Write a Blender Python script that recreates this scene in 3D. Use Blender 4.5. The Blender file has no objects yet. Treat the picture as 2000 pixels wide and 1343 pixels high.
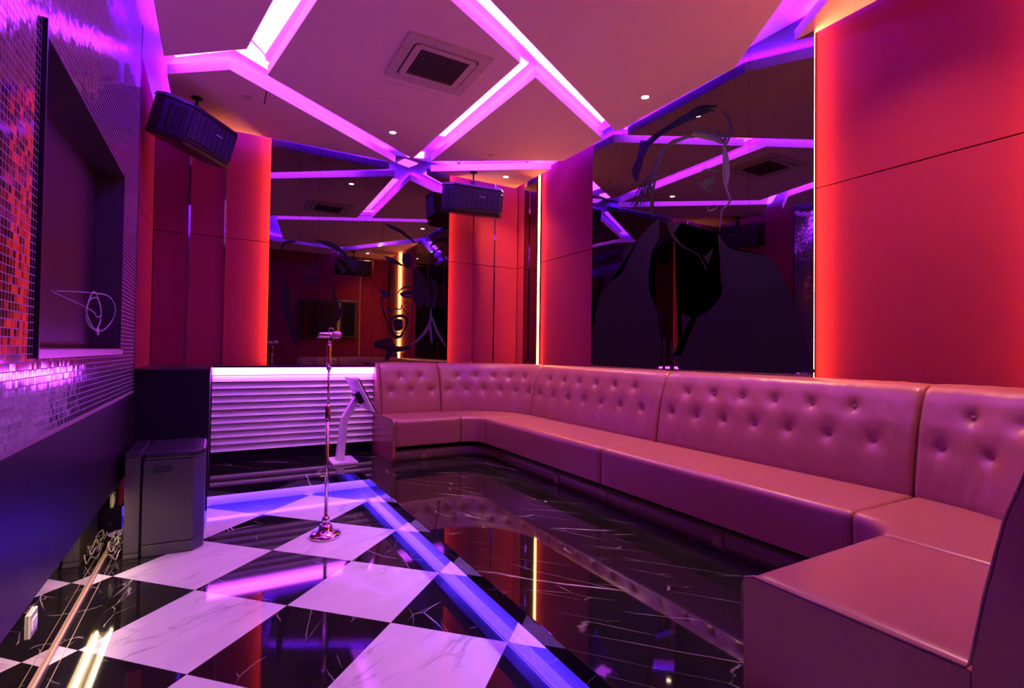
import bpy, bmesh, math, random
from mathutils import Vector, Matrix
random.seed(7)
SC = bpy.context.scene
C = SC.collection

# ------------------------------------------------------------------ camera, world, exposure
cd = bpy.data.cameras.new('camera'); cam = bpy.data.objects.new('camera', cd); C.objects.link(cam)
cd.sensor_width = 36.0; cd.lens = 18.02; cd.clip_start = 0.02
RM = ((0.86782, -0.020084, -0.496473), (-0.496711, -0.009102, -0.867868), (0.012911, 0.999757, -0.017875))
cam.matrix_world = Matrix.Translation((0, 0, 1.15)) @ Matrix(RM).to_4x4()
SC.camera = cam
w = bpy.data.worlds.new('world'); SC.world = w; w.use_nodes = True
w.node_tree.nodes['Background'].inputs[0].default_value = (0.01, 0.004, 0.014, 1)
w.node_tree.nodes['Background'].inputs[1].default_value = 0.2
SC.view_settings.view_transform = 'Standard'; SC.view_settings.look = 'None'
SC.view_settings.exposure = 0.72; SC.view_settings.gamma = 1.0
try:
    cy = SC.cycles
    cy.use_denoising = True; cy.max_bounces = 10; cy.diffuse_bounces = 4; cy.glossy_bounces = 6
    cy.sample_clamp_indirect = 6.0; cy.sample_clamp_direct = 0.0
    cy.caustics_reflective = True; cy.blur_glossy = 0.5
except Exception:
    pass

VIO = (0.09, 0.003, 1.0)      # violet LED tape
PNK = (7.2, 0.62, 14.0)       # pink-white light panels
ORG = (1.0, 0.28, 0.07)       # amber LED tape
WRM = (1.0, 0.52, 0.26)       # warm white lamps
BLU = (0.065, 0.019, 1.0)     # blue LED tape of the stage
K_PNL, K_TAPE, K_ORG, K_DL, K_BLU, K_TUBE = 1.0, 300.0, 34.0, 60.0, 20.0, 45.0

# ------------------------------------------------------------------ materials
def newmat(name):
    m = bpy.data.materials.new(name); m.use_nodes = True
    return m, m.node_tree, m.node_tree.nodes['Principled BSDF']
def pbr(name, col, rough=0.5, metal=0.0, spec=0.5, bump=None, sheen=0.0, coat=0.0):
    m, nt, b = newmat(name)
    b.inputs['Base Color'].default_value = (*col, 1); b.inputs['Roughness'].default_value = rough
    b.inputs['Metallic'].default_value = metal; b.inputs['Specular IOR Level'].default_value = spec
    b.inputs['Sheen Weight'].default_value = sheen; b.inputs['Coat Weight'].default_value = coat
    if bump:
        sc, st, dist = bump
        n = nt.nodes.new('ShaderNodeTexNoise'); n.inputs['Scale'].default_value = sc; n.inputs['Detail'].default_value = 4
        tc = nt.nodes.new('ShaderNodeTexCoord'); bp = nt.nodes.new('ShaderNodeBump')
        bp.inputs['Strength'].default_value = st; bp.inputs['Distance'].default_value = dist
        nt.links.new(tc.outputs['Object'], n.inputs['Vector']); nt.links.new(n.outputs['Fac'], bp.inputs['Height'])
        nt.links.new(bp.outputs['Normal'], b.inputs['Normal'])
        # very slight tone variation
        mx = nt.nodes.new('ShaderNodeMix'); mx.data_type = 'RGBA'
        mx.inputs['A'].default_value = (*[c * 0.88 for c in col], 1); mx.inputs['B'].default_value = (*[min(1, c * 1.1) for c in col], 1)
        nt.links.new(n.outputs['Fac'], mx.inputs['Factor']); nt.links.new(mx.outputs['Result'], b.inputs['Base Color'])
    return m
def emit(name, col, k):
    m, nt, b = newmat(name)
    b.inputs['Base Color'].default_value = (0.6, 0.6, 0.6, 1)
    b.inputs['Emission Color'].default_value = (*col, 1); b.inputs['Emission Strength'].default_value = k
    return m
class NT:
    def __init__(s, nt): s.nt = nt
    def n(s, t, **kw):
        nd = s.nt.nodes.new(t)
        for k, v in kw.items(): setattr(nd, k, v)
        return nd
    def m(s, op, a, b=None, c=None):
        nd = s.nt.nodes.new('ShaderNodeMath'); nd.operation = op
        for i, v in enumerate((a, b, c)):
            if v is None: continue
            if isinstance(v, (int, float)): nd.inputs[i].default_value = v
            else: s.nt.links.new(v, nd.inputs[i])
        return nd.outputs[0]
    def mix(s, f, a, b):
        nd = s.nt.nodes.new('ShaderNodeMix'); nd.data_type = 'RGBA'
        for k, v in (('Factor', f), ('A', a), ('B', b)):
            if isinstance(v, tuple): nd.inputs[k].default_value = (*v, 1)
            elif isinstance(v, (int, float)): nd.inputs[k].default_value = v
            else: s.nt.links.new(v, nd.inputs[k])
        return nd.outputs['Result']
    def l(s, a, b): s.nt.links.new(a, b)
def veins(g, coord, scale, width, dist_amt, seed):
    """thin marble veins: ridges of warped noise"""
    n1 = g.n('ShaderNodeTexNoise'); n1.inputs['Scale'].default_value = scale * 0.9; n1.inputs['Detail'].default_value = 5
    add = g.n('ShaderNodeVectorMath', operation='ADD'); add.inputs[1].default_value = (seed, seed * 1.7, seed * 0.3)
    g.l(coord, add.inputs[0]); g.l(add.outputs[0], n1.inputs['Vector'])
    sub = g.n('ShaderNodeVectorMath', operation='MULTIPLY_ADD'); sub.inputs[1].default_value = (dist_amt,) * 3
    g.l(n1.outputs['Color'], sub.inputs[0]); g.l(add.outputs[0], sub.inputs[2])
    v = g.n('ShaderNodeTexVoronoi', feature='DISTANCE_TO_EDGE'); v.inputs['Scale'].default_value = scale
    g.l(sub.outputs[0], v.inputs['Vector'])
    e = g.m('SUBTRACT', 1.0, g.m('MINIMUM', g.m('DIVIDE', v.outputs['Distance'], width), 1.0))
    n2 = g.n('ShaderNodeTexNoise'); n2.inputs['Scale'].default_value = scale * 1.3; n2.inputs['Detail'].default_value = 2
    g.l(add.outputs[0], n2.inputs['Vector'])
    gate = g.m('MULTIPLY', g.m('MAXIMUM', g.m('SUBTRACT', n2.outputs['Fac'], 0.51), 0.0), 7.0)
    return g.m('MINIMUM', g.m('MULTIPLY', e, gate), 1.0)
def black_marble_color(g, coord, rot=-0.87, squash=(3.6, 0.75, 1)):
    mp = g.n('ShaderNodeMapping', vector_type='TEXTURE'); mp.inputs['Rotation'].default_value = (0, 0, rot); mp.inputs['Scale'].default_value = squash
    g.l(coord, mp.inputs['Vector'])
    a = veins(g, mp.outputs[0], 2.3, 0.006, 0.10, 3.0)
    b = veins(g, mp.outputs[0], 5.3, 0.010, 0.07, 9.0)
    f = g.m('MAXIMUM', a, g.m('MULTIPLY', b, 0.5))
    n = g.n('ShaderNodeTexNoise'); n.inputs['Scale'].default_value = 3.0; n.inputs['Detail'].default_value = 8
    g.l(coord, n.inputs['Vector'])
    base = g.mix(n.outputs['Fac'], (0.004, 0.004, 0.005), (0.016, 0.013, 0.014))
    return g.mix(f, base, (0.62, 0.58, 0.56))
def white_marble_color(g, coord):
    mp = g.n('ShaderNodeMapping', vector_type='TEXTURE'); mp.inputs['Rotation'].default_value = (0, 0, 0.55); mp.inputs['Scale'].default_value = (2.4, 0.8, 1)
    g.l(coord, mp.inputs['Vector'])
    a = veins(g, mp.outputs[0], 5.0, 0.06, 0.35, 21.0)
    n = g.n('ShaderNodeTexNoise'); n.inputs['Scale'].default_value = 7.0; n.inputs['Detail'].default_value = 6
    g.l(mp.outputs[0], n.inputs['Vector'])
    base = g.mix(n.outputs['Fac'], (0.60, 0.58, 0.60), (0.84, 0.82, 0.82))
    return g.mix(g.m('MULTIPLY', a, 0.6), base, (0.36, 0.33, 0.35))
def mat_black_marble():
    m, nt, b = newmat('black_marble'); g = NT(nt)
    tc = g.n('ShaderNodeTexCoord')
    g.l(black_marble_color(g, tc.outputs['Object']), b.inputs['Base Color'])
    b.inputs['Roughness'].default_value = 0.035; b.inputs['Specular IOR Level'].default_value = 0.75
    return m
X0, Y0, HD = -0.087, 2.502, 0.425
def mat_checker():
    m, nt, b = newmat('checker_marble'); g = NT(nt)
    tc = g.n('ShaderNodeTexCoord'); sp = g.n('ShaderNodeSeparateXYZ'); g.l(tc.outputs['Object'], sp.inputs[0])
    dx = g.m('SUBTRACT', sp.outputs[0], X0); dy = g.m('SUBTRACT', sp.outputs[1], Y0)
    p = g.m('DIVIDE', g.m('ADD', dx, dy), 2 * HD); q = g.m('DIVIDE', g.m('SUBTRACT', dx, dy), 2 * HD)
    fp = g.m('FLOOR', p); fq = g.m('FLOOR', q)
    par = g.m('MODULO', g.m('ADD', g.m('ADD', fp, fq), 200.0), 2.0)
    # per tile offset so that veins break at the joints
    cv = g.n('ShaderNodeCombineXYZ'); g.l(fp, cv.inputs[0]); g.l(fq, cv.inputs[1])
    wn = g.n('ShaderNodeTexWhiteNoise'); g.l(cv.outputs[0], wn.inputs['Vector'])
    off = g.n('ShaderNodeVectorMath', operation='MULTIPLY_ADD'); off.inputs[1].default_value = (9, 9, 9)
    g.l(wn.outputs['Color'], off.inputs[0]); g.l(tc.outputs['Object'], off.inputs[2])
    col = g.mix(par, black_marble_color(g, off.outputs[0], 1.15, (2.2, 0.9, 1)), white_marble_color(g, off.outputs[0]))
    ep = g.m('ABSOLUTE', g.m('SUBTRACT', g.m('FRACT', p), 0.5)); eq = g.m('ABSOLUTE', g.m('SUBTRACT', g.m('FRACT', q), 0.5))
    j = g.m('GREATER_THAN', g.m('MAXIMUM', ep, eq), 0.4985)
    g.l(g.mix(j, col, (0.12, 0.10, 0.11)), b.inputs['Base Color'])
    b.inputs['Roughness'].default_value = 0.05; b.inputs['Specular IOR Level'].default_value = 0.7
    return m
def mat_mosaic():
    m, nt, b = newmat('mirror_mosaic'); g = NT(nt)
    tc = g.n('ShaderNodeTexCoord'); sp = g.n('ShaderNodeSeparateXYZ'); g.l(tc.outputs['Object'], sp.inputs[0])
    T = 0.0262
    u = g.m('DIVIDE', sp.outputs[1], T); v = g.m('DIVIDE', sp.outputs[2], T)
    cv = g.n('ShaderNodeCombineXYZ'); g.l(g.m('FLOOR', u), cv.inputs[0]); g.l(g.m('FLOOR', v), cv.inputs[1])
    wn = g.n('ShaderNodeTexWhiteNoise'); g.l(cv.outputs[0], wn.inputs['Vector'])
    s1 = g.n('ShaderNodeVectorMath', operation='SUBTRACT'); s1.inputs[1].default_value = (0.5, 0.5, 0.5); g.l(wn.outputs['Color'], s1.inputs[0])
    # sheets of tiles wave softly
    nz = g.n('ShaderNodeTexNoise'); nz.inputs['Scale'].default_value = 2.2; nz.inputs['Detail'].default_value = 1; g.l(tc.outputs['Object'], nz.inputs['Vector'])
    s3 = g.n('ShaderNodeVectorMath', operation='SUBTRACT'); s3.inputs[1].default_value = (0.5, 0.5, 0.5); g.l(nz.outputs['Color'], s3.inputs[0])
    ge = g.n('ShaderNodeNewGeometry')
    s2 = g.n('ShaderNodeVectorMath', operation='MULTIPLY_ADD'); s2.inputs[1].default_value = (0.03, 0.03, 0.04)
    g.l(s1.outputs[0], s2.inputs[0]); g.l(ge.outputs['Normal'], s2.inputs[2])
    s4 = g.n('ShaderNodeVectorMath', operation='MULTIPLY_ADD'); s4.inputs[1].default_value = (0.07, 0.07, 0.07)
    g.l(s3.outputs[0], s4.inputs[0]); g.l(s2.outputs[0], s4.inputs[2])
    no = g.n('ShaderNodeVectorMath', operation='NORMALIZE'); g.l(s4.outputs[0], no.inputs[0]); g.l(no.outputs[0], b.inputs['Normal'])
    eu = g.m('ABSOLUTE', g.m('SUBTRACT', g.m('FRACT', u), 0.5)); ev = g.m('ABSOLUTE', g.m('SUBTRACT', g.m('FRACT', v), 0.5))
    gr = g.m('GREATER_THAN', g.m('MAXIMUM', eu, ev), 0.43)
    tile = g.mix(wn.outputs['Value'], (0.30, 0.24, 0.36), (0.62, 0.52, 0.72))
    g.l(g.mix(gr, tile, (0.38, 0.28, 0.42)), b.inputs['Base Color'])
    g.l(g.m('SUBTRACT', 1.0, gr), b.inputs['Metallic'])
    g.l(g.m('ADD', g.m('MULTIPLY', gr, 0.5), 0.10), b.inputs['Roughness'])
    return m
def mat_mirror(name, col, rough=0.015):
    m, nt, b = newmat(name)
    b.inputs['Base Color'].default_value = (*col, 1); b.inputs['Metallic'].default_value = 1.0; b.inputs['Roughness'].default_value = rough
    return m

M = {}
M['marble'] = mat_black_marble(); M['checker'] = mat_checker(); M['mosaic'] = mat_mosaic()
M['mirror'] = mat_mirror('smoked_mirror', (0.20, 0.175, 0.19)); M['clear_mirror'] = mat_mirror('clear_mirror', (0.55, 0.5, 0.45))
M['chrome'] = mat_mirror('chrome', (0.85, 0.82, 0.84), 0.06)
M['rose_chrome'] = mat_mirror('rose_chrome', (0.80, 0.58, 0.52), 0.12)
M['fabric'] = pbr('red_velvet', (0.175, 0.015, 0.032), 0.9, spec=0.0, bump=(320, 0.35, 0.002), sheen=0.0)
M['ceiling'] = pbr('light_tinted_ceiling', (0.88, 0.68, 0.74), 0.7, spec=0.15)  # pink of the room's light mixed into the white ceiling colour
M['ac'] = pbr('off_white_plastic', (0.60, 0.52, 0.52), 0.45)
M['dark'] = pbr('dark_void', (0.008, 0.007, 0.01), 0.5)
M['leather'] = pbr('mauve_leather', (0.28, 0.086, 0.072), 0.33, spec=0.5, bump=(260, 0.18, 0.001))
M['piping'] = pbr('leather_piping', (0.22, 0.13, 0.07), 0.45)
M['plinth'] = pbr('brown_plinth', (0.16, 0.08, 0.05), 0.4, bump=(40, 0.1, 0.001))
M['white'] = pbr('white_lacquer', (0.78, 0.74, 0.80), 0.4)
M['gloss_black'] = pbr('black_lacquer', (0.012, 0.008, 0.018), 0.28, spec=0.5, bump=(9, 0.04, 0.01))
M['panel_black'] = pbr('brushed_black_panel', (0.013, 0.006, 0.013), 0.36, spec=0.14, bump=(14, 0.05, 0.01))
M['matte_black'] = pbr('matte_black', (0.009, 0.008, 0.009), 0.6, spec=0.15)
M['plastic'] = pbr('black_plastic', (0.010, 0.009, 0.012), 0.42, bump=(180, 0.15, 0.001))
M['grille'] = pbr('speaker_grille', (0.009, 0.007, 0.011), 0.55, bump=(500, 0.4, 0.002))
M['sub'] = pbr('textured_speaker_paint', (0.060, 0.050, 0.045), 0.5, bump=(300, 0.3, 0.002))
M['vinyl'] = pbr('dark_vinyl', (0.006, 0.002, 0.004), 0.6, spec=0.08)
M['frost'] = pbr('frosted_vinyl', (0.05, 0.022, 0.05), 0.5, spec=0.15)
M['skin_film'] = pbr('face_film', (0.19, 0.15, 0.16), 0.04, metal=1.0)
M['recess'] = pbr('recess_board', (0.022, 0.003, 0.008), 0.42)
M['recess_side'] = pbr('recess_side_board', (0.045, 0.026, 0.026), 0.5)
M['trim'] = pbr('pale_metal_trim', (0.45, 0.36, 0.36), 0.35, metal=0.7)
M['brass'] = pbr('brass_trim', (0.55, 0.42, 0.24), 0.3, metal=0.2)
M['plate'] = pbr('grey_socket_plate', (0.40, 0.38, 0.36), 0.35)
M['cable'] = pbr('grey_cable', (0.45, 0.40, 0.45), 0.4)
M['dcable'] = pbr('dark_cable', (0.04, 0.03, 0.02), 0.4)
M['screen'] = pbr('dark_glass', (0.01, 0.01, 0.014), 0.05, spec=0.6)
M['e_panel'] = emit('light_panel', PNK, K_PNL)
M['e_tape'] = emit('violet_tape', VIO, K_TAPE)
M['e_amber'] = emit('amber_tape', ORG, K_ORG)
M['e_down'] = emit('downlight_lens', (1.0, 0.80, 0.52), K_DL)
M['e_blue'] = emit('blue_tape', BLU, K_BLU)
M['e_tube'] = emit('warm_tube', (1.0, 0.74, 0.40), K_TUBE)
M['e_bar'] = emit('counter_light', (0.55, 0.05, 1.0), 16.0)
M['e_led'] = emit('indicator', (0.4, 0.6, 1.0), 6.0)

# ------------------------------------------------------------------ helpers
def link(name, me, mat, parent=None, smooth=False):
    o = bpy.data.objects.new(name, me); C.objects.link(o)
    if mat is not None: me.materials.append(mat)
    if smooth:
        for p in me.polygons: p.use_smooth = True
    if parent is not None: o.parent = parent
    return o
def finish(bm, name, mat, parent=None, smooth=False, bevel=0.0, seg=2):
    bmesh.ops.recalc_face_normals(bm, faces=bm.faces)
    if bevel > 0:
        es = [e for e in bm.edges if len(e.link_faces) == 2 and e.calc_face_angle(0) > 0.5]
        bmesh.ops.bevel(bm, geom=es, offset=bevel, segments=seg, affect='EDGES', profile=0.5)
    me = bpy.data.meshes.new(name); bm.to_mesh(me); bm.free()
    return link(name, me, mat, parent, smooth)
def abox(bm, x0, x1, y0, y1, z0, z1, mtx=None):
    vs = [bm.verts.new((x, y, z)) for z in (z0, z1) for y in (y0, y1) for x in (x0, x1)]
    for f in ((0, 2, 3, 1), (4, 5, 7, 6), (0, 1, 5, 4), (2, 6, 7, 3), (0, 4, 6, 2), (1, 3, 7, 5)):
        bm.faces.new([vs[i] for i in f])
    if mtx is not None:
        for v in vs: v.co = mtx @ v.co
    return vs
def box(name, x0, x1, y0, y1, z0, z1, mat, parent=None, bevel=0.0):
    bm = bmesh.new(); abox(bm, x0, x1, y0, y1, z0, z1); return finish(bm, name, mat, parent, bevel=bevel)
def aprism(bm, pts, f0, f1):
    """pts 2-D list; f0/f1 map (a,b)->3-D for the two caps"""
    a = [bm.verts.new(f0(*p)) for p in pts]; b = [bm.verts.new(f1(*p)) for p in pts]
    bm.faces.new(a); bm.faces.new(b[::-1]); n = len(pts)
    for i in range(n): bm.faces.new((a[i], b[i], b[(i + 1) % n], a[(i + 1) % n]))
def prism_z(name, pts, z0, z1, mat, parent=None, bevel=0.0):
    bm = bmesh.new(); aprism(bm, pts, lambda x, y: (x, y, z0), lambda x, y: (x, y, z1)); return finish(bm, name, mat, parent, bevel=bevel)
def tube_bm(bm, pts, r, n=10, closed=False):
    pts = [Vector(p) for p in pts]; rings = []
    N = len(pts)
    for i, p in enumerate(pts):
        if closed: t = pts[(i + 1) % N] - pts[i - 1]
        else: t = pts[min(i + 1, N - 1)] - pts[max(i - 1, 0)]
        t.normalize(); up = Vector((0, 0, 1)) if abs(t.z) < 0.95 else Vector((0, 1, 0))
        a = t.cross(up).normalized(); b = t.cross(a)
        rr = r[i] if isinstance(r, (list, tuple)) else r
        rings.append([bm.verts.new(p + (a * math.cos(k * 2 * math.pi / n) + b * math.sin(k * 2 * math.pi / n)) * rr) for k in range(n)])
    for i in range(N if closed else N - 1):
        A, B = rings[i], rings[(i + 1) % N]
        for k in range(n): bm.faces.new((A[k], A[(k + 1) % n], B[(k + 1) % n], B[k]))
    if not closed: bm.faces.new(rings[0]); bm.faces.new(rings[-1][::-1])
def tube(name, pts, r, mat, parent=None, n=10, closed=False):
    bm = bmesh.new(); tube_bm(bm, pts, r, n, closed); return finish(bm, name, mat, parent, smooth=True)
def lathe_bm(bm, prof, n=32, mtx=None):
    rings = []
    for r, z in prof:
        ring = [bm.verts.new((r * math.cos(k * 2 * math.pi / n), r * math.sin(k * 2 * math.pi / n), z)) for k in range(n)]
        if mtx is not None:
            for v in ring: v.co = mtx @ v.co
        rings.append(ring)
    for A, B in zip(rings, rings[1:]):
        for k in range(n): bm.faces.new((A[k], A[(k + 1) % n], B[(k + 1) % n], B[k]))
    bm.faces.new(rings[0][::-1]); bm.faces.new(rings[-1])
def lathe(name, prof, mat, parent=None, n=32, mtx=None, smooth=True):
    bm = bmesh.new(); lathe_bm(bm, prof, n, mtx); return finish(bm, name, mat, parent, smooth=smooth)
def smooth_curve(pts, k=6):
    pts = [Vector(p) for p in pts]; out = []
    P = [pts[0]] + pts + [pts[-1]]
    for i in range(1, len(P) - 2):
        for j in range(k):
            t = j / k
            out.append(0.5 * ((2 * P[i]) + (-P[i - 1] + P[i + 1]) * t + (2 * P[i - 1] - 5 * P[i] + 4 * P[i + 1] - P[i + 2]) * t * t + (-P[i - 1] + 3 * P[i] - 3 * P[i + 1] + P[i + 2]) * t ** 3))
    out.append(pts[-1]); return out
def thing(name, label, cat, loc=(0, 0, 0), group=None, rotz=0.0):
    o = bpy.data.objects.new(name, None); C.objects.link(o); o.location = loc; o.rotation_euler = (0, 0, rotz)
    o.empty_display_size = 0.1
    return tag(o, label, cat, group)
def tag(o, label, cat, group=None):
    o['label'] = label; o['category'] = cat
    if group: o['group'] = group
    return o
def struct(o): o['kind'] = 'structure'; return o
def dup(root, loc=None, rotz=None, label=None, group=None):
    r = root.copy(); C.objects.link(r)
    if loc is not None: r.location = loc
    if rotz is not None: r.rotation_euler = (0, 0, rotz)
    if label: r['label'] = label
    if group: r['group'] = group
    for ch in list(root.children):
        c = ch.copy(); C.objects.link(c); c.parent = r
        for gch in list(ch.children):
            d = gch.copy(); C.objects.link(d); d.parent = c
    return r

ZL = -0.185            # sunken chequered floor
CZ, UZ = 3.42, 3.56    # underside of hung ceiling panels, upper ceiling
WX, WY, LX, RY = 3.64, 6.24, -0.595, -0.32   # fabric faces of the right and far walls, left wall, rear wall

# ------------------------------------------------------------------ room shell
bm = bmesh.new()   # raised black marble floor, L-shaped slab with a 7 cm nosing
aprism(bm, [(1.205, RY), (WX, RY), (WX, WY), (-0.95, WY), (-0.95, 4.95), (1.205, 4.95)],
       lambda x, y: (x, y, 0.0), lambda x, y: (x, y, -0.073))
struct(finish(bm, 'floor', M['marble'], bevel=0.003))
struct(box('floor', -0.95, 1.36, RY, 5.10, ZL - 0.03, ZL, M['checker']))
# back of the lit slot below the nosing
struct(box('trim_1', 1.36, 1.38, RY, 5.12, ZL - 0.03, -0.0735, M['white']))
struct(box('trim_2', -0.95, 1.36, 5.10, 5.12, ZL - 0.03, -0.0735, M['white']))
struct(prism_z('trim_8', [(1.215, RY), (1.36, RY), (1.36, 5.10), (-0.59, 5.10), (-0.59, 4.96), (1.215, 4.96)], -0.076, -0.0735, M['white']))
struct(box('ceiling', -0.95, WX + 0.12, RY - 0.1, WY + 0.12, UZ, UZ + 0.06, M['ceiling']))
struct(box('wall_right', WX + 0.05, WX + 0.12, RY - 0.1, WY + 0.12, ZL, UZ, M['matte_black']))
struct(box('wall_back', -0.95, WX + 0.05, WY + 0.05, WY + 0.12, ZL, UZ, M['matte_black']))
struct(box('wall_front', -0.95, WX + 0.05, RY - 0.1, RY - 0.05, ZL, UZ, M['matte_black']))
struct(box('wall_left', -0.99, -0.95, RY - 0.1, WY + 0.12, ZL, UZ, M['matte_black']))
# lower left wall below the hung panel: polished mirror-black strip
struct(box('trim_3', -0.64, -0.605, RY, 4.94, ZL, 0.80, M['clear_mirror']))
struct(box('trim_4', -0.605, -0.592, RY, 4.55, ZL, ZL + 0.018, M['brass'], bevel=0.003))
struct(box('trim_5', -0.560, -0.558, RY, 4.60, ZL, ZL + 0.003, M['brass']))

# left media wall: mosaic with a deep screen recess, black panel hung below
MX = -0.54
OY0, OY1, OZ0, OZ1 = 2.30, 4.03, 1.141, 2.235
ME = 4.66; RBX = -0.675
bm = bmesh.new()
abox(bm, -0.95, MX, RY, OY0, 0.835, UZ); abox(bm, -0.95, MX, OY1, ME, 0.835, UZ)
abox(bm, -0.95, MX, OY0, OY1, 0.835, OZ0); abox(bm, -0.95, MX, OY0, OY1, OZ1, UZ)
struct(finish(bm, 'wall_left', M['mosaic']))
struct(box('wall_left', -0.95, RBX, OY0, OY1, OZ0, OZ1, M['recess']))
struct(box('trim_6', MX, MX + 0.004, RY, ME, 0.823, 0.838, M['trim']))
struct(box('trim_7', -0.95, MX + 0.002, ME + 0.002, ME + 0.025, 0.275, UZ, M['gloss_black']))
struct(box('wall_left', MX - 0.012, MX, RY, ME, 0.275, 0.823, M['panel_black'], bevel=0.002))
fr = thing('screen_recess_frame', 'black lined rectangular screen recess with pale bottom lip in the mosaic wall', 'frame', (MX, (OY0 + OY1) / 2, OZ0))
def kid(o, parent):
    o.parent = parent; o.matrix_parent_inverse = Matrix.Translation(-parent.location); return o
def kbox(parent, name, *a, **k): return kid(box(name, *a, **k), parent)
kbox(fr, 'side_lining', RBX, MX + 0.014, OY0 - 0.012, OY0, OZ0 - 0.03, OZ1 + 0.035, M['gloss_black'])
kbox(fr, 'side_lining', RBX, MX + 0.004, OY1 - 0.006, OY1 - 0.001, OZ0 - 0.03, OZ1 + 0.02, M['recess_side'])
kbox(fr, 'top_lining', RBX, MX + 0.004, OY0, OY1, OZ1 - 0.006, OZ1 - 0.001, M['recess_side'])
kbox(fr, 'bottom_lining', RBX, MX, OY0, OY1, OZ0 + 0.001, OZ0 + 0.006, M['recess_side'])
kbox(fr, 'bottom_lip', MX, MX + 0.012, OY0, OY1 + 0.02, OZ0 - 0.03, OZ0 + 0.001, M['trim'])
# left wall beyond the media wall: red fabric
def fabric_wall(name, label, axis, at, a0, a1, z0, z1, seam, cols, face, chrome=(), group=None):
    """axis 'y': panel lies on Y=at spanning X a0..a1; axis 'x': on X=at spanning Y; face=+-1 outward direction"""
    loc = ((a0 + a1) / 2, at, z0) if axis == 'y' else (at, (a0 + a1) / 2, z0)
    t = thing(name, label, 'wall panel', loc, group)
    def bx(nm, p0, p1, q0, q1, d0, d1, mat, bevel=0.0):
        lo, hi = sorted((at + face * d0, at + face * d1))
        if axis == 'y': return kbox(t, nm, p0, p1, lo, hi, q0, q1, mat, bevel=bevel)
        return kbox(t, nm, lo, hi, p0, p1, q0, q1, mat, bevel=bevel)
    edges = [a0] + list(cols) + [a1]
    for i in range(len(edges) - 1):
        for (q0, q1) in ((z0, seam - 0.003), (seam + 0.003, z1)):
            bx('padded_panel', edges[i] + 0.003, edges[i + 1] - 0.003, q0, q1, -0.05, 0.0, M['fabric'], bevel=0.004)
    for c in chrome: bx('chrome_strip', c - 0.009, c + 0.009, z0, z1, -0.01, 0.007, M['chrome'])
    return t
SEAM = 2.34
fabric_wall('fabric_wall_panel', 'narrow red velvet wall strip beside the dark end of the mosaic wall', 'x', LX, ME + 0.03, WY, 0.0, UZ, SEAM, [], 1)
fabric_wall('fabric_wall_panel', 'red velvet panel with two chrome strips behind the left ceiling speaker', 'y', WY, LX, 0.53, 0.0, UZ, SEAM, [-0.288, 0.032], -1, (-0.288, 0.032))
fabric_wall('fabric_wall_panel', 'bright red velvet panel with two chrome strips behind the far corner speaker', 'y', WY, 2.48, WX, 0.0, UZ, SEAM, [2.945, 3.27], -1, (2.945, 3.27))
fabric_wall('fabric_wall_panel', 'sliver of orange lit red velvet in the far right corner of the room', 'x', WX, 5.84, WY, 0.0, UZ, SEAM, [], -1)
fabric_wall('fabric_wall_panel', 'pinkish red velvet panel with bright amber left edge beside the far corner', 'x', WX, 4.40, 5.74, 0.0, UZ, SEAM, [], -1)
fabric_wall('fabric_wall_panel', 'widest red velvet panel glowing orange at both edges above the near sofa corner', 'x', WX, 0.74, 2.16, 0.0, UZ, SEAM, [], -1)
fabric_wall('fabric_wall_panel', 'red velvet strip in the near right corner beside the camera', 'x', WX, RY, 0.60, 0.0, UZ, SEAM, [], -1)
fabric_wall('fabric_wall_panel', 'red velvet rear wall with chrome strips seen in the far mirror', 'y', RY, -0.57, WX, 0.0, UZ, SEAM, [0.6, 2.95, 3.25], 1, (0.6, 2.95, 3.25))
# rear wall: framed dark screen (seen in the far mirror)
t = thing('wall_screen', 'wide dark screen in black frame on the red rear wall, seen in the far mirror', 'screen', (2.2, RY, 1.45))
kbox(t, 'frame', 1.55, 2.88, RY + 0.001, RY + 0.05, 1.45, 2.35, M['gloss_black'], bevel=0.01)
kbox(t, 'display', 1.61, 2.82, RY + 0.05, RY + 0.055, 1.51, 2.29, M['screen'])

# ------------------------------------------------------------------ mirrors with amber LED tape on their edges
def wall_mirror(label, axis, at, a0, a1, z0, z1, joints, face, led, rec=0.036, dp=0.015):
    loc = ((a0 + a1) / 2, at, z0) if axis == 'y' else (at, (a0 + a1) / 2, z0)
    t = thing('wall_mirror', label, 'mirror', loc)
    def bx(nm, p0, p1, q0, q1, d0, d1, mat):
        lo, hi = sorted((at - face * d0, at - face * d1))
        if axis == 'y': return kbox(t, nm, p0, p1, lo, hi, q0, q1, mat)
        return kbox(t, nm, lo, hi, p0, p1, q0, q1, mat)
    bx('backing_board', a0 + rec, a1 - rec, z0, z1, 0.006, 0.089, M['matte_black'])
    e = [a0] + list(joints) + [a1]
    for i in range(len(e) - 1): bx('mirror_pane', e[i] + 0.0012, e[i + 1] - 0.0012, z0, z1, 0.0, 0.006, M['mirror'])
    if 'lo' in led: bx('led_tape', a0 + rec - 0.004, a0 + rec, z0, z1, dp, 0.065, M['e_amber'])
    if 'hi' in led: bx('led_tape', a1 - rec, a1 - rec + 0.004, z0, z1, dp, 0.065, M['e_amber'])
    return t
mb = wall_mirror('tall smoked mirror with screaming face artwork above the slatted counter', 'y', WY - 0.09, 0.455, 2.56, 0.985, UZ,
                 [0.754, 0.965, 1.483, 1.704, 2.373], -1, ('lo', 'hi'))
mr = wall_mirror('large smoked mirror with dark figure artwork above the long sofa', 'x', WX - 0.09, 2.03, 4.455, 0.9, UZ, [2.53, 3.976], -1, ('lo',))
mn = wall_mirror('narrow smoked mirror strip in the far right corner', 'x', WX - 0.09, 5.61, 5.92, 0.9, UZ, [5.76], -1, ('lo', 'hi'), 0.014, 0.038)
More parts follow.
